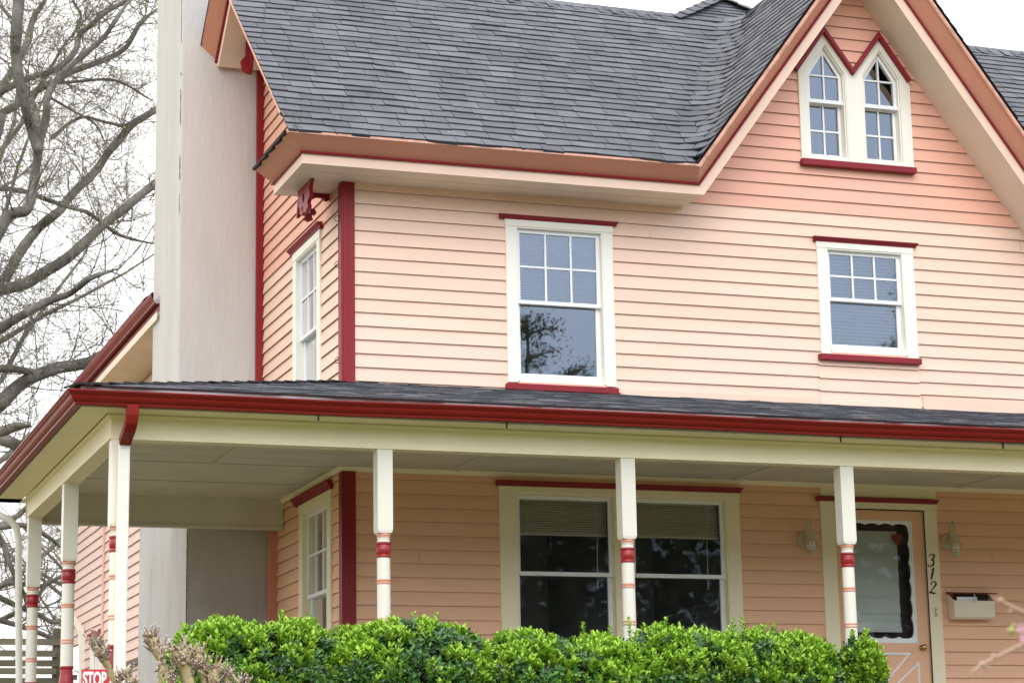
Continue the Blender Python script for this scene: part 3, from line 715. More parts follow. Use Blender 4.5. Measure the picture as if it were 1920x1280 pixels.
# ridge caps
mb = MB()
def caps(mb, P, Q, w, n, slope):
    P, Q = Vector(P), Vector(Q); d = (Q - P) / n; h = Vector((-d.y, d.x, 0)).normalized() * w
    for i in range(n):
        a = P + d * i + Vector((0, 0, .022)); b = P + d * (i + 1.15) + Vector((0, 0, .008)); rr = rnd(); s_ = ru(.9, 1.1)
        for sg in (-1, 1):
            mb.face([a, b, b + h * sg - Vector((0, 0, w * slope)), a + h * sg * s_ - Vector((0, 0, w * slope))], 0, rr)
            mb.face([a, a + h * sg * s_ - Vector((0, 0, w * slope)), a + h * sg * s_ - Vector((0, 0, w * slope + .016)), a - Vector((0, 0, .016))], 1)
zr = zb(2.37)
for P_, Q_, w_, n_, s_ in (((-.66, 2.37, zr), (4.3, 2.37, zr), .13, 34, .8), ((4.3, 2.37, zr), (apx - .05, apy - .02, apz), .12, 6, .55), ((5.95, 2.37, zr), (11, 2.37, zr), .13, 34, .8),
                           ((5.9, 2.4, zr), (apx + .05, apy - .02, apz), .12, 6, .55), ((5.116, -.67, zc_(5.116)), (5.116, 2.5, zc_(5.116)), .12, 22, 1.2)):
    mb = MB(); caps(mb, P_, Q_, w_, n_, s_); obj('ridge_cap', mb, ['shingle', 'shedge'], main_roof, fix=False)
# moss in the valley
mb = MB()
for _ in range(260):
    z = random.gauss(6.55, .16) if rnd() < .7 else ru(5.2, 7.4); Ym = -.668 + (z - Zb) / .856; xc = 3.135 + (z - Zb) / sL
    c = Vector((xc - .09 + random.gauss(0, .05), Ym - .09 + random.gauss(0, .05), z + .02)); q = ru(.004, .011)
    mb.face([c + Vector((ru(-1, 1), ru(-1, 1), ru(0, 1))) * q for _ in range(3)])
for _ in range(160):
    c = Vector((-.62 + abs(random.gauss(0, .06)), -.66 + abs(random.gauss(0, .12)), 0)); c.z = Zb + .02 + .856 * (c.y + .668); q = ru(.005, .012)
    mb.face([c + Vector((ru(-1, 1), ru(-1, 1), ru(0, 1))) * q for _ in range(3)])
obj('roof_moss', mb, 'moss', main_roof, fix=False)['kind'] = 'stuff'

mb = MB()
for _ in range(200):
    if rnd() < .7: y = ru(-.6, 1.6); xc = 3.135 + .856 / sL * (y + .668); x = ru(xc + .15, min(5.0, xc + 1.0)); z = Zb + sL * (x - 3.135) + .026
    else: x = ru(-.5, 3.0); y = -.62 + abs(random.gauss(0, .5)); z = Zb + .856 * (y + .668) + .024
    c = Vector((x, y, z)); q = ru(.004, .012); mb.face([c + Vector((ru(-1, 1), ru(-1, 1), ru(-.3, .6))) * q for _ in range(3)])
obj('lichen_specks', mb, 'drip', main_roof, fix=False)['kind'] = 'stuff'

# ---------------- fretwork brackets
def bracket(M, name, lab, pts, holes, n0, n1, par=house):
    mb = MB(M); mb.plate(pts, holes, n0, n1); o = obj(name, mb, 'red', par, label=lab); bv(o, .003, 1); return o
def arc(cx, cz, r, a0, a1, n=10, f=1.): return [(cx + r * math.cos(math.radians(a0 + (a1 - a0) * i / n)), cz + f * r * math.sin(math.radians(a0 + (a1 - a0) * i / n))) for i in range(n + 1)]
# faces the street, u = X measured from the wall outwards to the left (negative X)
zt = 4.852
pa = [(-.02, zt), (-.02, zt - .075), (-.045, zt - .09)] + arc(-.135, zt - .135, .085, 30, 195, 12)[0:] + [(-.215, zt - .20), (-.175, zt - .215), (-.155, zt - .25), (-.175, zt - .285), (-.215, zt - .28), (-.195, zt - .345), (-.245, zt - .375), (-.30, zt - .345), (-.275, zt - .30), (-.31, zt - .29), (-.34, zt - .335), (-.37, zt - .33), (-.36, zt - .16), (-.335, zt)]
SQ = lambda L: [(p[0] * .86, zt + (p[1] - zt) * .72) for p in L]
bracket(off(FR, -.44), 'cornice_bracket', 'crimson fretwork bracket under the front left eave corner', SQ(pa), [SQ(arc(-.245, zt - .245, .026, 0, 330, 10))], 0, .035)
pb = [(-.06, zt), (-.06, zt - .10), (-.09, zt - .15), (-.075, zt - .21), (-.115, zt - .24), (-.10, zt - .30), (-.16, zt - .36), (-.21, zt - .33), (-.25, zt - .37), (-.33, zt - .33), (-.31, zt - .26), (-.37, zt - .20), (-.35, zt - .10), (-.40, zt)]
bracket(off(SD, .275), 'cornice_bracket', None, [(.50 + p[0] * 1.4, zt + (p[1] - zt) * .72) for p in pb], [arc(.21, zt - .11, .035, 0, 330, 10, 1.2), arc(.25, zt - .20, .024, 0, 330, 10)], 0, .035)
# bracket under the gable peak
zz = 7.377 - .856 * .3
pc = [(2.50, 7.22), (2.56, 7.02), (2.66, 6.90), (2.70, 6.78), (2.76, 6.72), (2.80, 6.80), (2.78, 6.92), (2.84, 6.98), (2.90, 6.93), (2.92, 6.97), (2.80, 7.08)]
bracket(off(SD, .20), 'gable_bracket', None, pc, [], 0, .04)
bracket(off(FR, -2.74), 'gable_bracket', None, [(-.17, 7.10), (-.17, 6.95), (-.21, 6.90), (-.20, 6.80), (-.25, 6.72), (-.31, 6.74), (-.33, 6.84), (-.28, 6.90), (-.27, 7.10)], [], 0, .035)

# ---------------- chimney
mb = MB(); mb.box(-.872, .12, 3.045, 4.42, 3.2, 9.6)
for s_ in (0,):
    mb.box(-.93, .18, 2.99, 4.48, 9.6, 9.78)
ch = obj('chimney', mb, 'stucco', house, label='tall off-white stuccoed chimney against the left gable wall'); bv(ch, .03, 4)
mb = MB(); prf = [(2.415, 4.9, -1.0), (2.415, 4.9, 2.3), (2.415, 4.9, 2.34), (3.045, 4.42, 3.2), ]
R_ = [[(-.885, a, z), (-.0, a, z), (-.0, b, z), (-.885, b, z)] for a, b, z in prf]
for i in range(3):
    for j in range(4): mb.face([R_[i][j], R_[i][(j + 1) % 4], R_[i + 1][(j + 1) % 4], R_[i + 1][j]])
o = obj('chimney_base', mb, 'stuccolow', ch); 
mb = MB(); random.seed(5)
zz = 3.0
while zz < 2.36 + 2.2 and zz < 9: # crack on the upper near corner
    zz += 1
for z0, z1, w in ((5.65, 5.9, .005), (6.22, 6.6, .004), (6.75, 6.78, .008), (5.3, 5.5, .003), (7.1, 7.6, .003)):
    n = 8; L = []
    for i in range(n + 1):
        z = z0 + (z1 - z0) * i / n; ww = w * ru(.4, 1.2); L.append(((-.874 + ru(-.001, .0), 3.043, z), (-.874 + ww + .002, 3.043, z)))
    for i in range(n): mb.face([L[i][0], L[i][1], L[i + 1][1], L[i + 1][0]])
for i in range(26):
    z = .3 + i * .065; w = .004 + .004 * rnd(); mb.face([(-.884 + ru(0, .004), 2.413, z), (-.884 + w, 2.413, z), (-.884 + .004 + .006 * rnd(), 2.413, z + .066), (-.884, 2.413, z + .066)])
obj('stucco_crack', mb, 'crack', ch, fix=False)['kind'] = 'stuff'

# ---------------- porch
PX = 2.416
def ringXY(mb, pr, ends=(2.45, 11), mi=0, zf_=None):
    """sweep (d,z) profile round the porch: left run (X=-d, from Y=ends[0]) then front run (Y=-d)"""
    rows = []
    for d, z in pr:
        row = [(-d, ends[0] - t * (ends[0] + d), z) for t in (0, .25, .5, .75)] + [(-d, -d, z)] + [(-d + (ends[1] + d) * t, -d, z) for t in [i / 14 for i in range(1, 15)]]
        rows.append([(p[0], p[1], p[2] + (zf_(p) if zf_ else 0)) for p in row])
    for i in range(len(rows) - 1):
        for j in range(len(rows[0]) - 1): mb.face([rows[i][j], rows[i][j + 1], rows[i + 1][j + 1], rows[i + 1][j]], mi)
sag = lambda p: .004 * math.sin(p[0] * 1.3) + .003 * math.sin(p[0] * 3.1)
mb = MB(); pz = []
dzp = .14 * math.sin(math.atan(.238)); z = 2.405; k = 0
while z < 3.06:
    X = 2.70 - (z - 2.405) / .238
    X = max(X, .0); pts = []; ups = []; run = dzp / .238
    n1 = 40
    for i in range(n1 + 1): pts.append((-X, 2.47 - (2.47 + X) * i / n1, z)); ups.append((run, 0 if i < n1 else run))
    n2 = 150
    for i in range(1, n2 + 1): pts.append((-X + (11 + X) * i / n2, -X, z)); ups.append((0, run))
    tabs(mb, pts[:n1 + 1], ups[:n1] + [(run, run)], dzp, .08, .34, .003, .004, k, dip=.003)
    tabs(mb, pts[n1:], [(run, run)] + ups[n1 + 1:], dzp, .08, .34, .003, .004, k + 90, dip=.003)
    z += dzp; k += 1
porch_roof = obj('porch_roof', mb, ['porchsh', 'shedge2'], house, fix=False, label='low-pitched shingle roof over the wraparound porch')
mb = MB(); zp = lambda d: 2.398 + .238 * (2.70 - d)
for d0, d1 in ((2.69, 0),):
    mb.face([(-d0, 2.46, zp(d0)), (-d0, -d0, zp(d0)), (-d1, -d1, zp(d1)), (-d1, 2.46, zp(d1))]); mb.face([(-d0, -d0, zp(d0)), (11, -d0, zp(d0)), (11, -d1, zp(d1)), (-d1, -d1, zp(d1))])
mb.face([(-2.69, 2.46, 2.39), (0, 2.46, 2.39), (0, 2.46, zp(0)), (-2.69, 2.46, zp(2.69))])
obj('porch_roof_deck', mb, 'shedge', porch_roof, fix=False)
mb = MB(); caps(mb, (-2.70, -2.70, 2.40), (-.02, -.02, 3.045), .12, 20, .2); obj('hip_cap', mb, ['porchsh', 'shedge'], porch_roof, fix=False)
mb = MB(); ringXY(mb, [(2.672, 2.25), (2.672, 2.392), (2.680, 2.399)], (2.47, 11)); obj('porch_fascia', mb, 'drip', house, fix=False)
GP = [(2.674, 2.345), (2.674, 2.262), (2.684, 2.256), (2.722, 2.256), (2.728, 2.262), (2.730, 2.276), (2.745, 2.284), (2.758, 2.300), (2.766, 2.320), (2.782, 2.332), (2.786, 2.340), (2.796, 2.344), (2.796, 2.355), (2.788, 2.357), (2.784, 2.350)]
mb = MB(); ringXY(mb, GP, (2.47, 11), zf_=lambda p: (.007 * (p[0] + 2.8) / 7 + sag(p)) if p[1] < -2.5 else 0)
mb.face([(-d, 2.471, z) for d, z in GP])
gut = obj('gutter', mb, 'gutter', house, fix=False, label='glossy dark red gutter round the porch roof')
for u in (-.93, .55, 3.4, 4.9): mb = MB(); mb.box(u, u + .008, -2.69, -2.67, 2.215, 2.262); obj('gutter_nail', mb, 'crack', gut)
mb = MB(); ringXY(mb, [(2.672, 2.25), (2.452, 2.25)], (2.47, 11)); mb.face([(-2.67, 2.47, 2.25), (0, 2.47, 2.25), (0, 2.2, 2.25), (-2.67, 2.2, 2.25)]); obj('porch_soffit', mb, 'cream', house, fix=False)
mb = MB(); ringXY(mb, [(PX, 2.252), (PX + .028, 2.250), (PX + .030, 2.235), (PX + .012, 2.222), (PX, 2.218)], (2.2, 11)); obj('frieze_moulding', mb, 'cream', house, fix=False)
mb = MB(); ringXY(mb, [(PX, 2.30), (PX, 2.088), (PX + .010, 2.082), (PX + .010, 2.066), (PX - .13, 2.066), (PX - .13, 2.30)], (2.2, 11)); 
mb.face([(-PX - .01, 2.2, 2.066), (-PX + .13, 2.2, 2.066), (-PX + .13, 2.2, 2.3), (-PX - .01, 2.2, 2.3)])
beam = obj('porch_beam', mb, 'cream', house, fix=False)
mb = MB(); mb.box(-PX + .13, -.018, 2.12, 2.2, 2.015, 2.302); mb.box(-PX + .13, -.018, 2.105, 2.12, 2.015, 2.04); o = obj('porch_beam', mb, 'ceil', house, label='beam across the back end of the porch')
mb = MB(); z = 2.300
mb.face([(-2.29, -2.29, z), (11, -2.29, z), (11, 0, z), (-2.29, 0, z)]); mb.face([(-2.29, 0, z), (0, 0, z), (0, 2.13, z), (-2.29, 2.13, z)])
obj('porch_ceiling', mb, 'ceil', house, fix=False)
mb = MB()
for y in (-1.9, -1.5, -1.1, -.7, -.3): mb.box(-2.28, 11, y, y + .003, 2.2985, 2.2995)
for x in (-1.15, .95, 3.65, 6.0): mb.box(x, x + .09, -2.28, -.02, 2.291, 2.299)
for y in (.02, 1.1): mb.box(-2.28, -.02, y, y + .06, 2.294, 2.2985)
obj('ceiling_battens', mb, 'ceil', house)
mb = MB()
mb.face([(-.05, -.022, 2.262), (11, -.022, 2.262), (11, -.05, 2.298), (-.05, -.05, 2.298)]); mb.face([(-.03, -.03, 2.262), (-.06, -.06, 2.298), (-.06, 2.12, 2.298), (-.03, 2.12, 2.262)])
mb.face([(-.05, -.022, 2.262), (11, -.022, 2.262), (11, 0, 2.255), (-.05, 0, 2.255)])
obj('crown_moulding', mb, 'cream', house, fix=False)
mb = MB(); mb.box(-2.5, 11, -2.5, -.03, -.06, 0); mb.box(-2.5, -.03, -.03, 2.3, -.06, 0); mb.box(-2.45, 11, -2.44, -2.40, GZ, -.06); mb.box(-2.45, -2.41, -2.40, 2.3, GZ, -.06); obj('porch_floor', mb, 'floor', house)
# posts
def post():
    mb = MB(); w = .0595
    zt, zq = 2.068, 1.452
    mb.box(-w, w, -w, w, zq, zt)
    c = .016
    k1 = [mb.vt(p) for p in ((-w, -w, zq), (w, -w, zq), (w, w, zq), (-w, w, zq))]; o8 = [(-w + c, -w + .004), (w - c, -w + .004), (w - .004, -w + c), (w - .004, w - c), (w - c, w - .004), (-w + c, w - .004), (-w + .004, w - c), (-w + .004, -w + c)]
    k2 = [mb.vt((x, y, zq - .024)) for x, y in o8]
    for a, b, cc in ((0, 0, 1), (1, 2, 3), (2, 4, 5), (3, 6, 7)): mb.idx([k1[a], k2[b], k2[cc], k1[(a + 1) % 4]])
    for a, b, cc in ((1, 1, 2), (2, 3, 4), (3, 5, 6), (0, 7, 0)): mb.idx([k1[a], k2[b], k2[cc]])
    mb.idx(k2)
    mb.lathe([(.052, 1.43), (.051, 1.40), (.047, 1.396), (.050, 1.388), (.046, 1.378), (.050, 1.368), (.048, 1.36), (.048, 1.25), (.0500, 1.244), (.0505, 1.08), (.051, .80), (.0515, .575), (.05, .57), (.05, .40), (.053, .395)], 24)
    mb.box(-w, w, -w, w, .0, .40)
    p = obj('porch_post', mb, 'postwhite', house)
    for prf, m, nm in (([(.052, 1.428), (.0555, 1.422), (.0555, 1.412), (.052, 1.404), (.0535, 1.398)], 'ring', 'salmon_ring'),
                       ([(.050, 1.362), (.0575, 1.360), (.0585, 1.350), (.052, 1.340), (.0555, 1.325), (.0585, 1.305), (.0560, 1.285), (.0500, 1.270), (.0560, 1.262), (.0575, 1.254), (.0560, 1.246), (.050, 1.244)], 'band', 'red_band'),
                       ([(.050, 1.083), (.0545, 1.078), (.0545, 1.070), (.051, 1.066), (.051, 1.060), (.0545, 1.056), (.0545, 1.048), (.050, 1.043)], 'ring', 'salmon_ring'),
                       ([(.050, .793), (.0550, .788), (.0550, .780), (.051, .776), (.051, .770), (.0550, .766), (.0550, .758), (.050, .753)], 'ring', 'salmon_ring'),
                       ([(.050, .577), (.0565, .575), (.0575, .566), (.054, .558), (.050, .548), (.052, .51), (.0585, .46), (.0605, .43), (.058, .415), (.050, .40)], 'band', 'red_band')):
        mb = MB(); mb.lathe(prf, 24); obj(nm, mb, m, p, smooth=False)
    return p
p0 = post()
spots = [(-.337, -2.357), (1.655, -2.357), (3.585, -2.357), (5.52, -2.357), (7.45, -2.357), (-2.350, -2.357), (-2.357, -.085), (-2.357, 2.07)]
def moveto(o, x, y):
    o.location = Vector((x, y, 0)) - house.location
for i, (x, y) in enumerate(spots):
    if i == 0: o = p0
    else:
        o = p0.copy(); C.objects.link(o); o.parent = house
        for chd in list(p0.children):
            c_ = chd.copy(); C.objects.link(c_); c_.parent = o
    moveto(o, x, y)
# downspouts
def boxtube(mb, pts, w, t):
    rings = []
    for i, p in enumerate(pts):
        p = Vector(p); d = (Vector(pts[min(i + 1, len(pts) - 1)]) - Vector(pts[max(0, i - 1)])).normalized()
        a = Vector((1, 0, 0)) - d * d.x
        if a.length < .2: a = Vector((0, 1, 0))
        a.normalize(); b = d.cross(a)
        rings.append([mb.vt(p + a * sx * w / 2 + b * sy * t / 2) for sx, sy in ((-1, -.8), (-.85, -1), (.85, -1), (1, -.8), (1, .8), (.85, 1), (-.85, 1), (-1, .8))])
    for i in range(len(rings) - 1):
        for k in range(8): mb.idx([rings[i][k], rings[i][(k + 1) % 8], rings[i + 1][(k + 1) % 8], rings[i + 1][k]])
    mb.idx(rings[0][::-1]); mb.idx(rings[-1])
mb = MB(); X = -2.31
boxtube(mb, [(X - .018, -2.49, 2.045), (X - .02, -2.475, 2.0), (X - .022, -2.475, 1.2), (X - .024, -2.475, .4), (X - .024, -2.475, -.9)], .082, .06)
dsp = obj('downspout', mb, 'pipewhite', house, label='white downspout with a red elbow at the porch corner post')
mb = MB(); boxtube(mb, [(-2.315, -2.715, 2.27), (-2.315, -2.712, 2.20), (-2.318, -2.690, 2.150), (-2.322, -2.64, 2.105), (-2.326, -2.56, 2.07), (-2.328, -2.50, 2.035)], .087, .066); obj('elbow', mb, 'gutter', dsp)
mb = MB()
for i in range(7): mb.box(X - .045, X + .025, -2.508, -2.504, 1.985 + i * .011, 1.989 + i * .011)
obj('crimp_mark', mb, 'drip', dsp)
mb = MB(); px = lambda x, y, Y: at(x, y, Y)
q = [(-2.95, 2.35, 2.24), at(0, 966, 2.1), at(18, 974, 2.08), at(30, 988, 2.08), at(35, 1010, 2.08), at(35, 1150, 2.08), at(36, 1280, 2.08), at(37, 1400, 2.08)]
q[-1].z = -.9
mb.tube(q, .033, 12); o = obj('downspout', mb, 'pipe', house, label='curved cream pipe beside the rearmost porch post', smooth=True)
mb = MB(); a = at(36, 1007, 2.08); mb.box(a.x, -2.41, 2.06, 2.10, a.z - .012, a.z + .012); obj('pipe_bracket', mb, 'pipe', o)

# ---------------- rear wing
WX = -.45
SW2 = lambda u, z, n: (WX - n, u, z)
wr = [1.17 - .13 + .1235 * k for k in range(-14, 30)]
boards(mb := MB(SW2), SW2, wr, 4.42, lambda z: (4.46, 11.35 if z < 1.66 else 12.9), [rect(9.85, 10.55, .6, 1.55), (1.60, 1.66, lambda z: (11.35, 12.95))]); obj('rear_wing_siding', mb, ['pinksiding', SH], house, fix=False)
mb = MB(SW2); mb.plate([(4.75, GZ), (11.35, GZ), (11.35, 1.66), (12.9, 1.66), (12.9, 4.42), (4.75, 4.42)], [H(9.95, 10.45, .7, 1.5)], -.03, 0); mb.box(11.32, 11.35, GZ, 4.42, -6, -.03); obj('rear_wing_wall', mb, 'pinksiding', house)
mb = MB(SW2); mb.box(9.70, 9.74, 1.42, 4.4, .018, .045); obj('wing_trim_strip', mb, 'pinksiding', house)
mb = MB(SW2); mb.box(11.30, 11.38, GZ, 1.66, .01, .03); obj('wing_corner_board', mb, 'red', house)
mb = MB(SW2); mb.box(4.75, 11.30, 1.09, 1.16, .018, .05); obj('wing_water_table', mb, 'band_wood', house)
mb = MB(SW2); mb.plate(H(9.80, 10.60, .55, 1.62), [H(9.95, 10.45, .7, 1.5)], .002, .035); ww = obj('window', mb, 'casing', house, label='small window low on the rear wing')
mb = MB(SW2); mb.box(9.72, 10.72, 1.625, 1.70, .002, .06); obj('hood', mb, 'hood', ww)
mb = MB(SW2); bars(mb, 9.95, 10.45, .7, 1.5, .05, -.05, -.01); obj('sash', mb, 'white', ww)
mb = MB(SW2); quadM(mb, 9.98, 10.42, .72, 1.48, -.03); obj('pane', mb, 'glass', ww, fix=False)
room(SW2, 9.95, 10.45, .7, 1.5, ww, 'roomdark', 1, -.06)
mb = MB(); mb.face([(-.97, 4.42, 4.72), (-.97, 13.2, 4.72), (1.9, 13.2, 6.9), (1.9, 4.42, 6.9)], 0); mb.face([(4.8, 4.42, 4.72), (4.8, 13.2, 4.72), (1.9, 13.2, 6.9), (1.9, 4.42, 6.9)], 0)
mb.face([(-.97, 4.42, 4.72), (-.97, 13.2, 4.72), (-.97, 13.2, 4.69), (-.97, 4.42, 4.69)], 1); mb.face([(-.97, 13.2, 4.4), (4.42, 13.2, 4.4), (1.9, 13.2, 6.9)], 1)
obj('rear_wing_roof', mb, ['porchsh', 'gutter'], house, fix=False)
mb = MB(); mb.face([(-.90, 4.02, 4.42), (WX, 4.02, 4.40), (WX, 13.2, 4.40), (-.90, 13.2, 4.42)]); mb.face([(-.90, 4.02, 4.42), (-.90, 13.2, 4.42), (-.90, 13.2, 4.50), (-.90, 4.02, 4.50)])
obj('rear_wing_soffit', mb, 'soffit', house, fix=False)
mb = MB(); pr = [(.875, 4.50), (.875, 4.585), (.90, 4.58), (.925, 4.59), (.93, 4.61), (.955, 4.65), (.965, 4.67), (.965, 4.69), (.95, 4.69)]
for i in range(len(pr) - 1): mb.face([(-pr[i][0], 4.02, pr[i][1]), (-pr[i + 1][0], 4.02, pr[i + 1][1]), (-pr[i + 1][0], 13.2, pr[i + 1][1]), (-pr[i][0], 13.2, pr[i][1])])
obj('gutter', mb, 'gutter', house, fix=False, label='dark red gutter along the rear wing eave')
mb = MB(); P_ = [at(136, 1158, 11.2), at(146, 1172, 11.2), at(153, 1190, 11.2), at(154, 1240, 11.2), at(153, 1330, 11.2)]; boxtube(mb, P_, .09, .07); obj('downspout', mb, 'pipewhite', house, label='white elbowed downspout at the rear wing corner')

# ---------------- things on the front wall
def lantern(x, z, lab):
    t = thing('wall_lantern', lab, 'lantern', (x, -.02, z), 'lanterns either side of the front door')
    X, Y, Z = x - .012, -.02, z - .02
    mb = MB()
    pr = [(.062, 0), (.060, .012), (.045, .02), (.015, .026)]
    rings = [[mb.vt((X + R * math.cos(i * math.pi / 10), Y - h, Z + 1.3 * R * math.sin(i * math.pi / 10))) for i in range(20)] for R, h in pr]
    for i in range(3):
        for j in range(20): mb.idx([rings[i][j], rings[i][(j + 1) % 20], rings[i + 1][(j + 1) % 20], rings[i + 1][j]])
    mb.idx(rings[-1]); obj('backplate', mb, 'lamp', t, (x, -.02, z), smooth=True)
    cx, cy = x, -.145; mb = MB(); pts = []
    for i in range(15):
        a = math.pi * (1.05 - 1.05 * i / 14) if False else 0
    P_ = [(X, Y - .03, Z + .0), (X + .005, Y - .05, Z + .05), (X + .005, Y - .055, Z + .12), (X + .012, Y - .065, Z + .165), (X + .016, Y - .095, Z + .175), (cx + .0, cy + .005, Z + .155), (cx + .004, cy, Z + .11), (cx, cy, Z + .075)]
    mb.tube(P_, [.010, .010, .009, .009, .009, .009, .010, .012], 8); mb.tube([(X + .03, Y - .07, Z + .165), (X + .035, Y - .075, Z + .195), (X + .034, Y - .072, Z + .20)], [.006, .004, .006], 6)
    obj('arm', mb, 'lamp', t, (x, -.02, z), smooth=True)
    mb = MB(); mb.lathe([(.012, Z + .085), (.017, Z + .07), (.026, Z + .045), (.034, Z + .02), (.044, Z - .005), (.060, Z - .028), (.062, Z - .034), (.05, Z - .036)], 20, 0, cx, cy); obj('cap', mb, 'lamp', t, (x, -.02, z), smooth=True)
    mb = MB(); mb.lathe([(.040, Z - .035), (.042, Z - .06), (.038, Z - .10), (.030, Z - .12)], 16, 0, cx, cy); obj('globe', mb, 'casing', t, (x, -.02, z), smooth=True)
    mb = MB()
    for i in range(10):
        a = i * math.pi / 5; mb.tube([(cx + R * math.cos(a), cy + R * math.sin(a), zz_) for R, zz_ in ((.058, Z - .034), (.054, Z - .06), (.048, Z - .09), (.040, Z - .115))], .0028, 4)
    for R, zz_ in ((.059, Z - .036), (.0545, Z - .062), (.047, Z - .092)): mb.tube([(cx + R * math.cos(i * math.pi / 8), cy + R * math.sin(i * math.pi / 8), zz_) for i in range(17)], .0032, 4, cap=False)
    obj('cage', mb, 'lamp', t, (x, -.02, z))
    mb = MB(); mb.lathe([(.041, Z - .112), (.043, Z - .12), (.040, Z - .14), (.030, Z - .152), (.010, Z - .156)], 18, 0, cx, cy); obj('cup', mb, 'lamp', t, (x, -.02, z), smooth=True)
lantern(4.395, 1.79, 'antique cream wall lantern between the wide window and the front door')
lantern(5.905, 1.80, 'antique cream wall lantern above the mailbox')
mbx = thing('mailbox', 'beige wall mailbox with an oxblood lid propped open by mail', 'mailbox', (6.13, -.02, 1.06))
LX = lambda u, z, n: (u, -n, z)
mb = MB(LX); a, b = 5.860, 6.292
body = [(.02, 1.295), (.02, 1.075), (.045, 1.045), (.115, 1.045), (.135, 1.065), (.140, 1.215), (.134, 1.215), (.128, 1.07), (.11, 1.055), (.05, 1.055), (.03, 1.08), (.028, 1.29)]
L = [mb.vt((a, z, n)) for n, z in body]; R = [mb.vt((b, z, n)) for n, z in body]
for i in range(len(body)): j = (i + 1) % len(body); mb.idx([L[i], L[j], R[j], R[i]])
for u in (a, b): mb.face([(u, 1.295, .02), (u, 1.075, .02), (u, 1.045, .045), (u, 1.045, .115), (u, 1.065, .135), (u, 1.215, .14)])
obj('box', mb, 'boxmetal', mbx, (6.13, -.02, 1.06), fix=False)
mb = MB(LX); quadM(mb, a + .002, b - .002, 1.07, 1.292, .029); obj('box_inside', mb, 'boxin', mbx, (6.13, -.02, 1.06), fix=False)
mb = MB(LX); lid = [(.02, 1.305), (.165, 1.288), (.168, 1.275), (.160, 1.276), (.02, 1.292)]
L = [mb.vt((a - .02 if n < .1 else a - .025, z, n)) for n, z in lid]; R = [mb.vt((b + .02, z, n)) for n, z in lid]
for i in range(len(lid)): j = (i + 1) % len(lid); mb.idx([L[i], L[j], R[j], R[i]])
mb.idx(L); mb.idx(R[::-1]); mb.face([(a - .02, 1.295, .02), (a - .02, 1.275, .165), (a + .03, 1.225, .13)]); o = obj('lid', mb, 'boxlid', mbx, (6.13, -.02, 1.06), fix=False)
mb = MB(LX); mb.box((a + b) / 2 - .004, (a + b) / 2 + .006, 1.20, 1.282, .143, .149); obj('latch', mb, 'drip', mbx, (6.13, -.02, 1.06))
mb = MB(LX); mb.box(5.905, 6.12, 1.09, 1.252, .112, .114); o = obj('envelope', mb, 'paper', None, (6.07, -.113, 1.09)); tag(o, 'white envelope sticking out of the mailbox', 'envelope')

# ---------------- ground
mb = MB(); nx, ny = 60, 70
def gz(x, y): return GZ - 1.35 * max(0, min(1, (-y - 4.5) / 12)) ** 1.0 + .04 * noise.noise(Vector((x * .3, y * .3, 0)))
xs = [-300, -120, -60, -30] + [-20 + i * 1.2 for i in range(45)] + [45, 80, 150, 300]; ysg = [-300, -120, -60, -40] + [-30 + i * 1.2 for i in range(55)] + [50, 90, 160, 320]
idx = [[mb.vt((x, y, gz(x, y))) for x in xs] for y in ysg]
for j in range(len(ysg) - 1):
    for i in range(len(xs) - 1): mb.idx([idx[j][i], idx[j][i + 1], idx[j + 1][i + 1], idx[j + 1][i]])
tag(obj('lawn', mb, 'grass', None, (0, 0, 0), smooth=True), 'green lawn falling away from the house', None, None, 'structure')

# ---------------- fence, sign
FY = 11.5
f0 = at(108, 1177, FY); ft = thing('rail_fence', 'weathered grey-green board fence behind the left side of the porch', 'fence', (f0.x, FY, GZ))
for i, (yy, xe) in enumerate(((1203, 112), (1225, 104), (1243, 112), (1258, 104), (1276, 104), (1296, 112))):
    a = at(xe, yy, FY); L_ = at(-260, yy + (-260 - xe) * -.02 * 0, FY); mb = MB(); h = .042
    mb.box(-4.4, a.x, FY - .03 - .03 * (i % 2), FY - .03 * (i % 2), a.z - h, a.z + h, 0, rnd()); obj('rail', mb, 'fence', ft, (f0.x, FY, GZ))
for x in (f0.x, f0.x - 2.2):
    mb = MB(); mb.box(x - .05, x + .05, FY + .002, FY + .1, GZ, f0.z, 0, rnd()); obj('post', mb, 'fence', ft, (f0.x, FY, GZ))
mb = MB(); a = at(160, 1268, FY); mb.box(f0.x + .05, WX - .05, FY + .02, FY + .05, a.z - .04, a.z + .03); obj('rail', mb, 'fence', ft, (f0.x, FY, GZ))
SY = -3.5
s0, s1 = at(153, 1254, SY), at(206, 1254, SY)
st = thing('yard_sign', 'small red sign lettered STOP in white, standing by the porch corner behind the cut-back stems', 'sign', ((s0.x + s1.x) / 2, SY, GZ))
mb = MB(FR); mb.box(s0.x, s1.x, s0.z - .215, s0.z, -SY, -SY + .004); pl = obj('sign_panel', mb, 'sign', st, ((s0.x + s1.x) / 2, SY, GZ))
mb = MB(FR); mb.box((s0.x + s1.x) / 2 - .012, (s0.x + s1.x) / 2 + .012, GZ, s0.z - .02, -SY - .02, -SY - .002); obj('stake', mb, 'drip', st, ((s0.x + s1.x) / 2, SY, GZ))
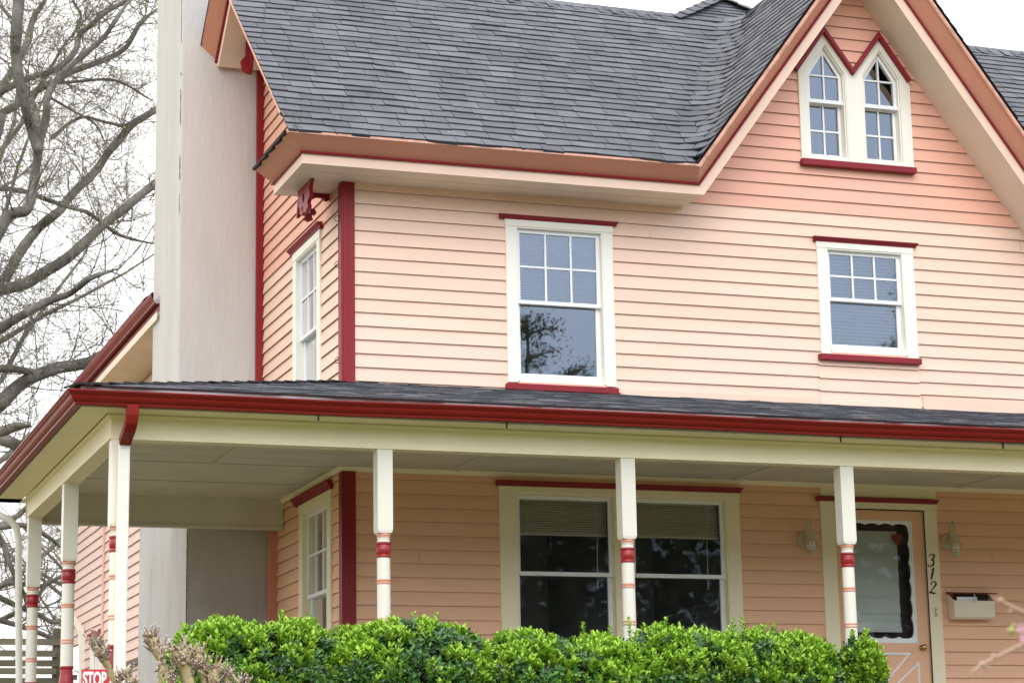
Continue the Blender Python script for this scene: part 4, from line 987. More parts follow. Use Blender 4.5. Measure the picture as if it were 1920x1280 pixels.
def text_part(txt, size, x, y, z, par, m, width=None, off_=.0, sx=1.0):
    cu = bpy.data.curves.new('t', 'FONT'); cu.body = txt; cu.size = size; cu.extrude = .0012; cu.offset = off_; cu.align_x = 'CENTER'
    to = bpy.data.objects.new('t', cu); C.objects.link(to); bpy.context.view_layer.update()
    me = bpy.data.meshes.new_from_object(to.evaluated_get(bpy.context.evaluated_depsgraph_get())); bpy.data.objects.remove(to)
    W = max(v.co.x for v in me.vertices) - min(v.co.x for v in me.vertices); k = (width / W) if width else 1
    mb = MB(); me.calc_loop_triangles()
    for v in me.vertices: mb.vt((x + v.co.x * k, y - v.co.z, z + v.co.y))
    for p in me.polygons: mb.idx(list(p.vertices))
    return obj('lettering', mb, m, par, (x, y, z), fix=False)
text_part('STOP', .125, (s0.x + s1.x) / 2 - .008, SY - .006, s0.z - .105, pl, 'white', .158, .005)

# ---------------- vegetation
def noisev(p, f): return noise.noise(Vector(p) * f)
def twig(mb, p, d, ln, r, lev, buds, maxlev, bend=.35, nseg=4, dens=1.):
    p = Vector(p); d = Vector(d).normalized(); pts = [p.copy()]; rad = [r]; dirs = []
    for i in range(nseg):
        d = (d + Vector((ru(-1, 1), ru(-1, 1), ru(-.7, 1.0))) * bend).normalized()
        p = p + d * ln / nseg; pts.append(p.copy()); rad.append(r * (1 - .68 * (i + 1) / nseg)); dirs.append(d.copy())
    mb.tube(pts, rad, 5 if lev == 0 else (4 if lev == 1 else 3), 0, rnd(), cap=False)
    if lev < maxlev:
        nb = int((3.4 if lev == 0 else 3.6) * dens + rnd() * 1.6)
        for _ in range(nb):
            t = ru(.12, .98); i = min(nseg - 1, int(t * nseg)); q = pts[i].lerp(pts[i + 1], t * nseg - i)
            a = Vector((ru(-1, 1), ru(-1, 1), ru(-.8, 1.1))).normalized(); nd = (dirs[i] * .75 + a * .85).normalized()
            twig(mb, q, nd, ln * ru(.38, .68), max(.0022, r * ru(.42, .6)), lev + 1, buds, maxlev, bend, nseg if lev < 1 else 3, dens)
    elif buds is not None and rnd() < .30:
        q = pts[-1]; s = ru(.012, .026)
        for _ in range(2): buds.face([q + Vector((ru(-1, 1), ru(-1, 1), ru(-1, 1))) * s for _ in range(3)], 0, rnd())
def limb(mb, mbt, buds, pix, w0, w1, Y0, dY=0., tw=8.0, tl=1.1, tr=.0085, root=None, maxlev=3, dens=1.):
    """pix: traced photo points; w0,w1: width in photo px at the ends; Y0 depth"""
    n = len(pix); P = []
    for i, (x, y) in enumerate(pix):
        P.append(at(x, y, Y0 + dY * i / max(1, n - 1) + .25 * math.sin(i * 1.7 + x)))
    if root is not None: P = [Vector(root)] + P
    # smooth
    Q = []
    for i in range(len(P) - 1):
        p0, p1, p2, p3 = P[max(0, i - 1)], P[i], P[i + 1], P[min(len(P) - 1, i + 2)]
        for k in range(5):
            t = k / 5; Q.append(.5 * (2 * p1 + (p2 - p0) * t + (2 * p0 - 5 * p1 + 4 * p2 - p3) * t * t + (3 * p1 - p0 - 3 * p2 + p3) * t ** 3))
    Q.append(P[-1])
    sc_ = (Y0 + 18.7) / math.cos(yaw) / FPX * .98
    N_ = len(Q); rad = []
    for i in range(N_):
        Q[i] = Q[i] + Vector((noisev(Q[i], 1.3), noisev(Q[i] + Vector((9, 0, 0)), 1.3), noisev(Q[i] + Vector((0, 9, 0)), 1.3))) * .06
        rad.append(1.08 * min(1, (N_ - i) / 5.0) * (w0 + (w1 - w0) * i / (N_ - 1)) * sc_ / 2 * (1 + .10 * noisev(Q[i], 3.0)))
    mb.tube(Q, rad, 9)
    L = sum((Q[i + 1] - Q[i]).length for i in range(N_ - 1))
    for _ in range(int(L * tw)):
        i = random.randrange(N_ - 1) if root is None else random.randrange(5, N_ - 1)
        q = Q[i].lerp(Q[i + 1], rnd()); d = (Q[i + 1] - Q[i]).normalized()
        a = Vector((ru(-1, 1), ru(-1, 1), ru(-.9, 1.2))).normalized()
        twig(mbt, q, d * .6 + a, tl * ru(.5, 1.5), tr * ru(.6, 1.5), 0, buds, maxlev, dens=dens)
random.seed(21)
# big near tree: trunk stands outside the left edge
YT = 13.0
base1 = at(-150, 1700, YT); base1.z = GZ
t1 = thing('bare_tree', 'large bare spreading tree whose grey limbs fill the upper left sky', 'tree', base1)
mb = MB(); mt_ = MB(); mbud = MB()
trunk = [(base1.x, YT, GZ), tuple(at(-140, 1300, YT)), tuple(at(-120, 1000, YT)), tuple(at(-95, 820, YT)), tuple(at(-70, 700, YT)), tuple(at(-50, 590, YT)), tuple(at(-32, 500, YT))]
mb.tube(trunk, [.42, .36, .32, .28, .24, .20, .17], 14)
limb(mb, mt_, mbud, [(-32, 500), (5, 420), (22, 400), (50, 388), (62, 328), (72, 285), (88, 215), (97, 165), (140, 120), (185, 75), (220, 40), (262, -10)], 22, 7, YT, 1)
limb(mb, mt_, mbud, [(72, 285), (62, 240), (46, 200), (30, 150), (28, 100), (34, 40), (38, -40), (50, -140)], 18, 20, YT, -.5)
limb(mb, mt_, mbud, [(-60, 660), (-20, 560), (0, 545), (60, 522), (130, 480), (190, 425), (240, 385), (300, 335), (350, 300)], 24, 14, YT, 1.5)
limb(mb, mt_, mbud, [(-70, 700), (-20, 650), (0, 618), (43, 592), (100, 562), (131, 547), (170, 520), (230, 500)], 20, 8, YT, -1)
limb(mb, mt_, mbud, [(-90, 800), (-30, 775), (0, 755), (33, 724), (80, 700), (150, 684), (200, 660), (260, 655), (320, 600)], 30, 14, YT - .5, 1)
limb(mb, mt_, mbud, [(-75, 720), (-30, 697), (0, 691), (33, 692), (82, 700), (120, 692)], 16, 10, YT - .4, 0)
limb(mb, mt_, mbud, [(-90, 830), (-40, 818), (0, 806), (28, 802), (55, 795)], 22, 13, YT - 1.5, 0, tw=1)
limb(mb, mt_, mbud, [(-95, 840), (-30, 815), (0, 826), (37, 840), (80, 870)], 24, 18, YT - .8, 0, tw=1)
for L_ in ([(-90, 800), (-160, 740), (-230, 700), (-330, 640), (-420, 560)], [(-60, 650), (-120, 560), (-200, 500), (-260, 380)], [(-40, 520), (-90, 400), (-110, 300), (-180, 150), (-200, 20)], [(-75, 740), (-140, 640), (-150, 520), (-210, 380), (-260, 240)]):
    limb(mb, mt_, mbud, L_, 18, 5, YT, -1.5, tw=3)
mb.tube([at(50, 799, YT - 1.5), at(58, 792, YT - 1.5)], [.05, .008], 5); mb.tube([at(50, 797, YT - 1.5), at(60, 799, YT - 1.5)], [.04, .006], 5)
obj('trunk', mb, 'bark', t1, base1, smooth=True, fix=False); obj('twigs', mt_, 'bark', t1, base1, fix=False); obj('buds', mbud, 'bud', t1, base1, fix=False)
# second tree, a little further off: crossing limbs
YT2 = 16.0
base2 = at(-60, 1800, YT2); base2.z = GZ
t2 = thing('bare_tree', 'bare leaning tree with crossing diagonal limbs behind the chimney side', 'tree', base2)
mb = MB(); mt_ = MB(); mbud = MB()
mb.tube([(base2.x, YT2, GZ), at(-62, 1250, YT2), at(-60, 900, YT2), at(-55, 600, YT2), at(-45, 420, YT2), at(-25, 290, YT2), at(0, 215, YT2)], [.36, .32, .27, .24, .2, .15, .11], 12)
limb(mb, mt_, mbud, [(-20, 228), (0, 212), (48, 184), (100, 157), (145, 135), (200, 112), (235, 90), (262, 50), (300, 15)], 15, 8, YT2, 1)
limb(mb, mt_, mbud, [(-30, 230), (0, 178), (30, 162), (60, 148), (110, 124), (140, 95), (150, 62), (175, 42), (205, 22), (245, 0), (270, -20)], 13, 8, YT2, -1)
limb(mb, mt_, mbud, [(-45, 600), (10, 520), (66, 437), (100, 405), (128, 375), (175, 325), (200, 290), (226, 262), (255, 226), (292, 204), (330, 190)], 18, 12, YT2, 1)
limb(mb, mt_, mbud, [(50, 184), (95, 160), (150, 152), (204, 149), (235, 158), (262, 172), (292, 190)], 6, 4, YT2, 0, tw=3)
limb(mb, mt_, mbud, [(85, 180), (130, 205), (165, 222), (190, 245), (205, 290)], 5, 3, YT2 + .5, 0, tw=3)
limb(mb, mt_, mbud, [(94, 262), (120, 240), (157, 220), (200, 228), (235, 232), (270, 215), (300, 200)], 6, 5, YT2 + .5, 0, tw=3)
limb(mb, mt_, mbud, [(40, 158), (62, 205), (72, 240), (78, 262)], 12, 10, YT2 - .5, 0, tw=3)
limb(mb, mt_, mbud, [(-40, 360), (0, 352), (50, 358), (110, 380), (160, 395), (195, 415), (230, 440), (300, 455)], 9, 6, YT2 - 1, 0)
limb(mb, mt_, mbud, [(-20, 190), (20, 140), (45, 95), (60, 40), (88, -10)], 13, 10, YT2 + 1, 0)
limb(mb, mt_, mbud, [(-30, 30), (0, 10), (25, 35), (33, 45)], 7, 5, YT2 + 1, 0)
limb(mb, mt_, mbud, [(135, 65), (150, 30), (140, 10), (128, -15)], 5, 4, YT2 + 1, 0)
obj('trunk', mb, 'bark', t2, base2, smooth=True, fix=False); obj('twigs', mt_, 'bark', t2, base2, fix=False); obj('buds', mbud, 'bud', t2, base2, fix=False)
# low branches seen between the left porch posts
base3 = at(-60, 1800, 19); base3.z = GZ
t3 = thing('bare_tree', 'thin bare tree seen through the left porch posts above the board fence', 'tree', base3)
mb = MB(); mt_ = MB(); mbud = MB(); YT3 = 19
mb.tube([(base3.x, YT3, GZ), at(-62, 1250, YT3), at(-60, 1100, YT3), at(-55, 900, YT3)], [.2, .18, .14, .1], 10)
for px_ in ([(-55, 1090), (0, 1122), (30, 1136), (59, 1146), (98, 1164), (116, 1163), (140, 1150)], [(-55, 1110), (0, 1100), (20, 1092), (80, 1100), (118, 1080), (150, 1075)], [(-55, 960), (0, 1010), (20, 1060), (45, 1120), (60, 1180)],
            [(-50, 1000), (40, 985), (90, 1010), (115, 1030)], [(-55, 1180), (0, 1165), (70, 1120), (110, 1060)], [(-55, 900), (-10, 870), (20, 850), (60, 830)], [(-55, 1150), (20, 1170), (90, 1190), (140, 1210)]):
    limb(mb, mt_, mbud, px_, 11, 6, YT3, .5, tw=4.2, tl=1.0, tr=.012)
obj('trunk', mb, 'bark2', t3, base3, smooth=True, fix=False); obj('twigs', mt_, 'bark2', t3, base3, fix=False); obj('buds', mbud, 'bud', t3, base3, fix=False)
# far bare trees, finer mesh of twigs
random.seed(4)
def fartree(x, Y, h, lab, dens=1., seed=1):
    random.seed(seed); b = Vector((x, Y, GZ)); t = thing('bare_tree', lab, 'tree', b, 'far bare trees behind the house')
    mb = MB(); mt_ = MB(); bd = MB(); P = [b]; d = Vector((0, 0, 1))
    for i in range(7): d = (d + Vector((ru(-.12, .12), ru(-.12, .12), .1))).normalized(); P.append(P[-1] + d * h / 8)
    mb.tube(P, [.26 * (1 - i / 8.5) for i in range(8)], 8)
    for i in range(22):
        k = ru(1.6, 6.9); i0 = int(k); q = P[i0].lerp(P[i0 + 1], k - i0); a = i * 2.4
        dd = Vector((math.cos(a), math.sin(a), ru(.3, 1.1))).normalized(); ln = h * ru(.22, .36)
        pp = [q]; 
        for s_ in range(5): dd = (dd + Vector((ru(-.3, .3), ru(-.3, .3), ru(-.1, .3)))).normalized(); pp.append(pp[-1] + dd * ln / 5)
        mb.tube(pp, [.07 * (1 - s_ / 6.5) for s_ in range(6)], 5)
        for _ in range(int(9 * dens)):
            j = random.randrange(0, 5); twig(mt_, pp[j].lerp(pp[j + 1], rnd()), dd * .5 + Vector((ru(-1, 1), ru(-1, 1), ru(-.6, 1))), ru(.7, 1.7), .014, 0, bd, 2, .3)
    obj('trunk', mb, 'bark2', t, b, fix=False); obj('twigs', mt_, 'bark2', t, b, fix=False); obj('buds', bd, 'bud', t, b, fix=False)
fartree(.2, 26, 15, 'tall far bare tree rising directly behind the chimney', .9, 3)
fartree(-2.6, 30, 13, 'far bare tree behind the large spreading tree at the left edge', .9, 8)
fartree(3.6, 34, 9, 'low far bare tree hidden mostly by the rear wing', .7, 12)

# hedge shrubs
def leafquad(mb, p, d, up, ln, w, mi, r):
    s_ = d.cross(up)
    if s_.length < 1e-3: s_ = Vector((1, 0, 0))
    s_.normalize(); nrm = s_.cross(d); k = nrm * ln * .10
    a = mb.vt(p); b = mb.vt(p + d * ln * .5 + s_ * w + k); c = mb.vt(p + d * ln - k * .6); e = mb.vt(p + d * ln * .5 - s_ * w + k); f_ = mb.vt(p + d * ln * .55 - k * .2)
    mb.idx([a, b, c, f_], mi, r); mb.idx([a, f_, c, e], mi, r)
def sprig(mb, p, d, size, new):
    d = d.normalized(); t = d.orthogonal().normalized(); b = d.cross(t); ph = rnd() * 6
    nl = 9 if new else 7
    for i in range(nl):
        h = i / nl; a = ph + i * 2.4; o_ = t * math.cos(a) + b * math.sin(a)
        el = .35 + .9 * h if new else .15 + .5 * h
        dd = (o_ * math.cos(el) + d * math.sin(el)).normalized()
        q = p + d * size * (h - .5) * .9
        isnew = new and h > .12
        leafquad(mb, q, dd, d, size * ru(.55, .8) * (1.0 if h < .8 else .7), size * ru(.14, .20), 0 if isnew else 1, min(1, max(0, ru(0, .6) + .35 * h)) if isnew else rnd())
def shrub(name, lab, X0, X1, Y0, Y1, top, dens, seed, stray=0, grp='clipped evergreen shrubs of the front hedge'):
    random.seed(seed); cx = (X0 + X1) / 2; cy = (Y0 + Y1) / 2; b = Vector((cx, cy, gz(cx, cy)))
    t = thing('hedge_shrub', lab, 'shrub', b, grp); mb = MB(); hw = (X1 - X0) / 2; hd = (Y1 - Y0) / 2
    area = (X1 - X0) * 1.5 + (X1 - X0) * (Y1 - Y0) + (Y1 - Y0) * 3
    n = int(area * dens); zb_ = GZ + .1
    for _ in range(n):
        # point on a rounded block
        a = ru(0, 2 * math.pi); el = math.asin(ru(-.1, 1)) if rnd() < .55 else ru(-.1, .35)
        dx, dy, dz = math.cos(el) * math.cos(a), math.cos(el) * math.sin(a), math.sin(el)
        if dy > .35 and rnd() < .6: dy = -dy
        pw = .64
        sx, sy, sz = [math.copysign(abs(v) ** pw, v) for v in (dx, dy, dz)]
        lum = 1 + .10 * noisev((cx + sx * 2.1, sy * 2.1 + seed, sz * 2.1), 1.6) + .07 * noisev((cx + sx * 6, sy * 6, sz * 6 + seed), 1.5)
        H_ = top - .12 + .62
        p = Vector((cx + sx * hw * lum, cy + sy * hd * lum, (top - .62) + sz * .62 * (lum * .5 + .5)))
        if p.z < .05 - .2 and rnd() < .3: continue
        p.z += .10 * noisev((p.x, p.y, seed * .1), 2.2) * max(0, dz)
        nr = Vector((sx / hw, sy / hd, sz / .8)).normalized()
        dep = rnd() ** 2 * .16; p -= nr * dep
        new = dep < .05 and rnd() < (.95 if p.z > top - .30 else .50) and noisev(p, 5) > -.28
        dirv = (nr * .55 + Vector((ru(-.35, .35), ru(-.35, .35), .9))).normalized() if new else (nr + Vector((ru(-.7, .7), ru(-.7, .7), ru(-.5, .7)))).normalized()
        sprig(mb, p, dirv, ru(.055, .09) if new else ru(.06, .09), new)
    # lower part, out of sight behind the lawn slope
    for _ in range(int(700 * hw)):
        a = ru(0, 2 * math.pi); p = Vector((cx + math.cos(a) * hw * ru(.75, 1), cy + math.sin(a) * hd * ru(.75, 1), ru(GZ + .15, top - .6)))
        sprig(mb, p, Vector((math.cos(a), math.sin(a), .3)), ru(.08, .12), rnd() < .3)
    for _ in range(stray):
        x = ru(X0 + .1, X1 - .1); y = ru(Y0 + .1, Y1 - .1); p = Vector((x, y, top - .02)); d = Vector((ru(-.2, .2), ru(-.2, .2), 1))
        for k in range(3): sprig(mb, p + d * .045 * k, d, .06, True)
    # inner dark mass of leaves
    for _ in range(int(900 * hw)):
        p = Vector((cx + ru(-.85, .85) * hw, cy + ru(-.7, .8) * hd, ru(top - .75, top - .14))); sprig(mb, p, Vector((ru(-1, 1), ru(-1, 1), ru(-1, 1))), .09, False)
    obj('foliage', mb, ['leafnew', 'leafold'], t, b, fix=False)
    ms = MB()
    for _ in range(9):
        x, y = cx + ru(-.8, .8) * hw, cy + ru(-.6, .6) * hd; g0 = gz(cx, cy)
        ms.tube([(cx + (x - cx) * .3, cy + (y - cy) * .3, g0 - .03), (x * .6 + cx * .4, y * .6 + cy * .4, g0 + .6), (x, y, top - .2)], [.018, .014, .006], 6)
    obj('stems', ms, 'stem', t, b, fix=False)
D_ = 880
shrub('a', 'leftmost bright green hedge shrub, beside the cut-back tan stems', -2.27, -1.02, -4.3, -3.3, .60, D_, 31, 3)
shrub('b', 'round green hedge shrub in front of the first full porch post from the corner', -1.28, .04, -4.35, -3.35, .60, D_, 32, 2)
shrub('c', 'hedge shrub below the left sash of the wide ground-floor window', -.14, 1.10, -4.35, -3.4, .545, D_, 33, 3)
shrub('d', 'broad hedge shrub below the right half of the wide ground-floor window', .90, 2.0, -4.3, -3.35, .565, D_, 34, 4)
shrub('e', 'hedge shrub with pale stray shoots between the wide window and the front door', 1.74, 2.57, -4.3, -3.4, .545, D_, 35, 3)
shrub('f', 'narrow upright shrub at the right end of the hedge in front of the door', 2.68, 2.95, -4.15, -3.7, .50, 1400, 36, 6)

# pruned myrtle: pollarded stems with bristling cut twigs
random.seed(77)
mc = at(300, 1500, -5.2); mz = gz(mc.x, -5.2)
my = thing('pollarded_shrub', 'hard-pruned tan crape myrtle with bristling knuckled stems left of the hedge', 'shrub', (mc.x, -5.2, mz))
K_ = [((422, 1330), (425, 1262), 9, 1.0), ((318, 1320), (322, 1262), 8, .9), ((222, 1290), (190, 1205), 11, 1.3), ((330, 1300), (288, 1190), 13, 1.25), ((300, 1290), (303, 1225), 8, .7), ((368, 1320), (338, 1215), 17, 1.5), ((392, 1310), (372, 1222), 12, 1.25), ((405, 1330), (400, 1250), 13, 1.1), ((262, 1325), (246, 1262), 9, .9), ((460, 1370), (455, 1280), 11, 1.2), ((345, 1325), (350, 1260), 10, 1.0), ((200, 1330), (222, 1262), 7, .8)]
for i, (b0, tp, w, ks) in enumerate(K_):
    Yk = -5.2 + ru(-.22, .22); ms = MB(); A = at(b0[0], b0[1], Yk); B = at(tp[0], tp[1] + 18, Yk)
    s_ = .0033; root = Vector((mc.x + (A.x - mc.x) * .35, -5.2 + (Yk + 5.2) * .4, mz - .02))
    ax = (B - A).normalized(); r0 = w * s_ / 2
    mid = A.lerp(B, .5) + Vector((ru(-.02, .02), 0, 0))
    Pm = [root, root.lerp(A, .6) + Vector((ru(-.03, .03), 0, 0))]; Rm = [r0 * 1.5, r0 * 1.25]
    for q_ in range(9):
        f_ = q_ / 8; Pm.append(A.lerp(B, f_) + Vector((ru(-.006, .006), ru(-.006, .006), 0))); Rm.append(r0 * (1 + .45 * max(0, f_ - .55) / .45 * ks) * ru(.86, 1.16))
    Pm += [B + ax * .03, B + ax * .055]; Rm += [r0 * 1.5 * ks, r0 * .8 * ks]
    ms.tube(Pm, Rm, 10, 0, rnd())
    so = obj('stem', ms, 'myrtle', my, (mc.x, -5.2, mz), smooth=True, fix=False)
    mw = MB(); me_ = MB()
    for _ in range(int(34 * ks)):      # knuckle lumps
        h = ru(-.05, .07); a = ru(0, 6.28); side = Vector((math.cos(a), math.sin(a), 0)); p = B + ax * h + side * r0 * .8 * ks; d = (ax * ru(.1, 1) + side).normalized()
        q = ru(.006, .012) * (.6 + .4 * ks); mw.tube([p - d * q, p, p + d * q, p + d * q * 2.2, p + d * q * 2.6], [q * .5, q * .9, q, q * .7, q * .25], 6, 0, rnd() * .6)
    for _ in range(int(40 * ks)):
        h = ru(-.06, .07); a = ru(0, 6.28); side = Vector((math.cos(a), math.sin(a), 0)); p = B + ax * h + side * r0 * 1.1 * ks
        d = (ax * ru(.4, 1.6) + side * ru(.2, .9)).normalized(); ln = ru(.018, .062) * (1.5 if rnd() < .2 else 1) * (.75 + .35 * ks); rr_ = ru(.0018, .0052)
        pts = [p]
        for _k in range(3): d = (d + Vector((ru(-.45, .45), ru(-.45, .45), ru(-.15, .45)))).normalized(); pts.append(pts[-1] + d * ln / 3)
        mw.tube(pts, [rr_ * 1.4, rr_ * 1.1, rr_, rr_ * .9], 5, 0, rnd()); mw.tube([pts[-1], pts[-1] + d * .004], [rr_, rr_ * .8], 5, 1)
        if rnd() < .6:
            d2 = (d + Vector((ru(-1, 1), ru(-1, 1), ru(-.3, 1)))).normalized(); e = pts[1] + d2 * ln * .5
            mw.tube([pts[1], e], [rr_ * .8, rr_ * .5], 4, 0, rnd()); mw.tube([e, e + d2 * .003], [rr_ * .6, rr_ * .5], 4, 1)
    o = obj('cut_twigs', mw, ['mtwig', 'mtip'], so, (mc.x, -5.2, mz), fix=False)

# blossoming twigs close to the camera on the right
random.seed(9)
Yc = -14.6
def A4(x, y, dy=0): return at(x, y, Yc + dy)
tb = A4(2350, 1500); cb = Vector((tb.x, Yc, gz(tb.x, Yc)))
ct = thing('cherry_tree', 'young cherry tree, its pinkish blossom twigs poking in close at the right edge', 'tree', cb)
mb = MB(); mb.tube([cb, A4(2330, 1400), A4(2290, 1100), A4(2300, 800), A4(2320, 300)], [.07, .06, .045, .03, .012], 10)
mb.tube([A4(2290, 1150), A4(2150, 1120), A4(2000, 1150)], [.02, .012, .007], 8); mb.tube([A4(2300, 1250), A4(2120, 1160), A4(2000, 1165)], [.02, .011, .007], 8)
mb.tube([A4(2000, 1150), A4(1950, 1158), A4(1920, 1148), A4(1897, 1137), A4(1876, 1127), A4(1862, 1121)], [.007, .0055, .0045, .004, .0035, .0012], 7)
mb.tube([A4(2000, 1165), A4(1955, 1188), A4(1920, 1206), A4(1897, 1217), A4(1862, 1234), A4(1838, 1247), A4(1826, 1257), A4(1818, 1262)], [.007, .006, .005, .0042, .004, .0035, .003, .001], 7)
mb.tube([A4(1838, 1247), A4(1836, 1262), A4(1834, 1270)], [.002, .0015, .001], 5)
for x, y, r in ((1878, 1124, .006), (1896, 1144, .005), (1864, 1229, .006), (1842, 1244, .007), (1850, 1250, .005), (1912, 1212, .006)): mb.tube([A4(x, y + 4), A4(x - 1, y), A4(x - 2, y - 5)], [r * .8, r, r * .3], 6)
mb.tube([A4(2000, 1165), A4(1950, 1180), A4(1915, 1185), A4(1900, 1183)], [.005, .004, .003, .002], 6)
obj('trunk', mb, 'cherry', ct, cb, smooth=True, fix=False)
mb = MB()
for cx_, cy_, q in ((1916, 1178, 1.2), (1925, 1192, 1.3), (1935, 1182, 1.2), (1918, 1204, .9)):
    c = A4(cx_, cy_, ru(-.02, .02))
    for i in range(5):
        a = i * 1.257 + cx_; d = (RX * math.cos(a) + UX * math.sin(a)) ; s_ = d.cross(_d); e = -_d * .35
        mb.face([c, c + (d * .6 + s_ * .45 + e * .5) * .012 * q, c + (d + e) * .014 * q, c + (d * .6 - s_ * .45 + e * .5) * .012 * q])
obj('blossom', mb, 'petal', ct, cb, fix=False)
mb = MB(); mb.tube([A4(1903, 1184), A4(1896, 1182), A4(1889, 1180)], [.004, .0095, .003], 8); mb.tube([A4(1905, 1175), A4(1899, 1171)], [.003, .005], 6); obj('bud', mb, 'budg', ct, cb, smooth=True, fix=False)

# trees across the street (seen as reflections in the glass)
def evergreen(x, y, h, r, lab, seed, n=2600):
    random.seed(seed); b = Vector((x, y, gz(x, y))); t = thing('evergreen_tree', lab, 'tree', b, 'evergreens across the street'); mb = MB(); mt_ = MB()
    mt_.tube([b, b + Vector((0, 0, h * .95))], [.28, .04], 8)
    for i in range(60):
        k = ru(.15, .95); a = ru(0, 6.28); L_ = r * (1 - k) ** .7 * ru(.6, 1.1) + .3; q = b + Vector((0, 0, h * k)); e = q + Vector((math.cos(a) * L_, math.sin(a) * L_, L_ * ru(-.1, .5)))
        mt_.tube([q, e], [.06, .012], 4, cap=False)
        for _ in range(int(n / 60)):
            p = q.lerp(e, ru(.25, 1.05)) + Vector((random.gauss(0, .22), random.gauss(0, .22), random.gauss(0, .16)))
            s_ = ru(.025, .065); mb.face([p + Vector((ru(-1, 1), ru(-1, 1), ru(-1, 1))) * s_ for _ in range(3)], 0, rnd())
    obj('trunk', mt_, 'bark', t, b, fix=False); obj('foliage', mb, 'leafever', t, b, fix=False)
for i, (x, y, h, r) in enumerate(((12.7, -30, 13.9, 1.9), (14.0, -31, 12.6, 1.7), (23.2, -30, 14.9, 2.3), (24.6, -32, 16, 2.4), (9.5, -33, 8.6, 3), (18, -34, 8.6, 3.4), (16.2, -36, 9, 3.4), (11.5, -36, 8.6, 3.2), (20.5, -36, 8.8, 3.2), (27, -36, 10, 3.4))):
    evergreen(x, y, h, r, 'dark evergreen across the street, number %d from the left in the window reflections' % (i + 1) if False else ['tall pointed evergreen mirrored in the tall upper window', 'shorter evergreen leaning behind the pointed one in the reflection', 'rounded evergreen mirrored in the small upper window', 'tallest evergreen at the right of the small window reflection', 'low spreading evergreen mirrored at the left of the wide window', 'broad low evergreen mirrored in the right sash of the wide window', 'dense evergreen mirrored near the mullion of the wide window', 'low evergreen mirrored in the left sash of the wide window', 'low evergreen mirrored in the storm door glass', 'far evergreen mirrored at the right edge of the door glass'][i], 100 + i, 16000 if i < 4 else 6000)

random.seed(55); mb = MB()  # added tree mass, shaped to block low sky and darken window reflections
for _ in range(34000):
    x = ru(-45, 75); hh = 9.2 + 1.4 * noisev((x, 0, 0), .23) + .8 * noisev((x, 3, 0), .9); z = gz(x, -42) + (hh + 1.5) * rnd() ** .75
    p = Vector((x, -42 + ru(-2.5, 2.5), z)); q = ru(.25, .55); mb.face([p + Vector((ru(-1, 1), ru(-1, 1), ru(-1, 1))) * q for _ in range(3)], 0, rnd())
tag(obj('woodland_screen', mb, 'leafever', None, (10, -42, GZ), fix=False), 'added mass of dark trees across the street, blocking low sky and darkening window reflections', 'woodland_screen', None, 'stuff')

# ------------------------------------------------------------------ light
SUN_EL, SUN_AZ = math.radians(36), math.radians(192)    # azimuth clockwise from +Y
w = bpy.data.worlds.new('World'); sc.world = w; w.use_nodes = True; nt = w.node_tree; N = nt.nodes; Lk = nt.links
bg = N['Background']; sky = N.new('ShaderNodeTexSky'); sky.sky_type = 'NISHITA'; sky.sun_disc = False; sky.sun_elevation = SUN_EL; sky.sun_rotation = SUN_AZ
tc = N.new('ShaderNodeTexCoord'); sp = N.new('ShaderNodeSeparateXYZ'); Lk.new(tc.outputs['Generated'], sp.inputs[0])
ns = N.new('ShaderNodeTexNoise'); ns.inputs['Scale'].default_value = 2.2; ns.inputs['Detail'].default_value = 6; Lk.new(tc.outputs['Generated'], ns.inputs['Vector'])
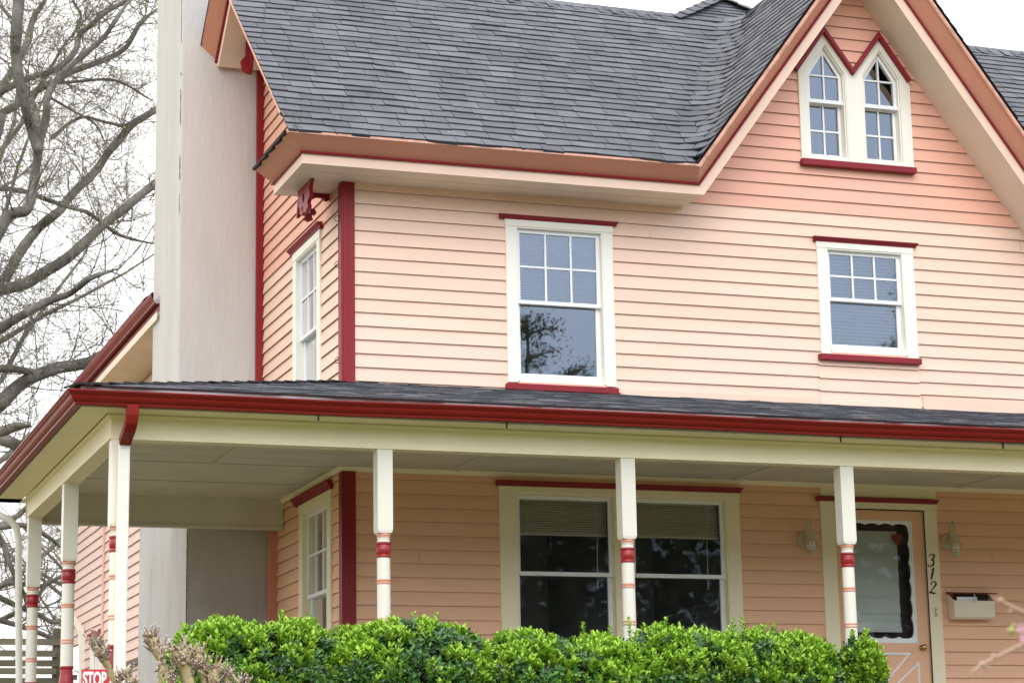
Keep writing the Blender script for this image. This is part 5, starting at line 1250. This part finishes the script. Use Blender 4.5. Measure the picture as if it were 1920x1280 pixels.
# cloud cover: solid towards +Y (behind the house) and overhead, thin patches of blue over the street
m1 = N.new('ShaderNodeMapRange'); m1.inputs['From Min'].default_value = -.75; m1.inputs['From Max'].default_value = .0; m1.inputs['To Min'].default_value = .55; m1.inputs['To Max'].default_value = 1.0; Lk.new(sp.outputs['Y'], m1.inputs['Value'])
m2 = N.new('ShaderNodeMapRange'); m2.inputs['From Min'].default_value = .35; m2.inputs['From Max'].default_value = .65; m2.inputs['To Min'].default_value = -.12; m2.inputs['To Max'].default_value = .22; Lk.new(ns.outputs['Fac'], m2.inputs['Value'])
ad = N.new('ShaderNodeMath'); ad.operation = 'ADD'; ad.use_clamp = True; Lk.new(m1.outputs[0], ad.inputs[0]); Lk.new(m2.outputs[0], ad.inputs[1])
mx = N.new('ShaderNodeMix'); mx.data_type = 'RGBA'; Lk.new(ad.outputs[0], mx.inputs[0]); Lk.new(sky.outputs[0], mx.inputs[6]); cb_ = N.new('ShaderNodeMix'); cb_.data_type = 'RGBA'; cb_.inputs[6].default_value = (9.2, 11.0, 14.2, 1); cb_.inputs[7].default_value = (12.4, 12.2, 12.0, 1)
m4 = N.new('ShaderNodeMapRange'); m4.inputs['From Min'].default_value = -.8; m4.inputs['From Max'].default_value = -.15; Lk.new(sp.outputs['Y'], m4.inputs['Value']); Lk.new(m4.outputs[0], cb_.inputs[0]); Lk.new(cb_.outputs[2], mx.inputs[7])
sky.ozone_density = 3; sky.dust_density = .3
za = N.new('ShaderNodeMapRange'); za.inputs['From Min'].default_value = 0; za.inputs['From Max'].default_value = 1; za.inputs['To Min'].default_value = 1.0; za.inputs['To Max'].default_value = 1.5; Lk.new(sp.outputs['Z'], za.inputs['Value'])
zy = N.new('ShaderNodeMapRange'); zy.inputs['From Min'].default_value = .0; zy.inputs['From Max'].default_value = .4; zy.inputs['To Min'].default_value = 0; zy.inputs['To Max'].default_value = .85; Lk.new(sp.outputs['Y'], zy.inputs['Value'])
mm = N.new('ShaderNodeMath'); mm.operation = 'MAXIMUM'; Lk.new(za.outputs[0], mm.inputs[0]); Lk.new(zy.outputs[0], mm.inputs[1])
vs = N.new('ShaderNodeVectorMath'); vs.operation = 'SCALE'; Lk.new(mx.outputs[2], vs.inputs[0]); Lk.new(mm.outputs[0], vs.inputs['Scale'])
Lk.new(vs.outputs[0], bg.inputs['Color']); bg.inputs['Strength'].default_value = .12
sd = bpy.data.lights.new('sun', 'SUN'); sd.energy = 1.6; sd.angle = math.radians(55); sd.color = (1, .90, .75)
so = bpy.data.objects.new('sun', sd); C.objects.link(so)
dirv = Vector((math.sin(SUN_AZ) * math.cos(SUN_EL), math.cos(SUN_AZ) * math.cos(SUN_EL), math.sin(SUN_EL)))
so.rotation_euler = dirv.to_track_quat('Z', 'Y').to_euler(); so.location = dirv * 60
sc.view_settings.view_transform = 'Standard'; sc.view_settings.look = 'None'; sc.view_settings.exposure = .26; sc.view_settings.gamma = 1
sc.render.engine = 'CYCLES'; sc.cycles.max_bounces = 8; sc.cycles.diffuse_bounces = 5; sc.cycles.transparent_max_bounces = 12
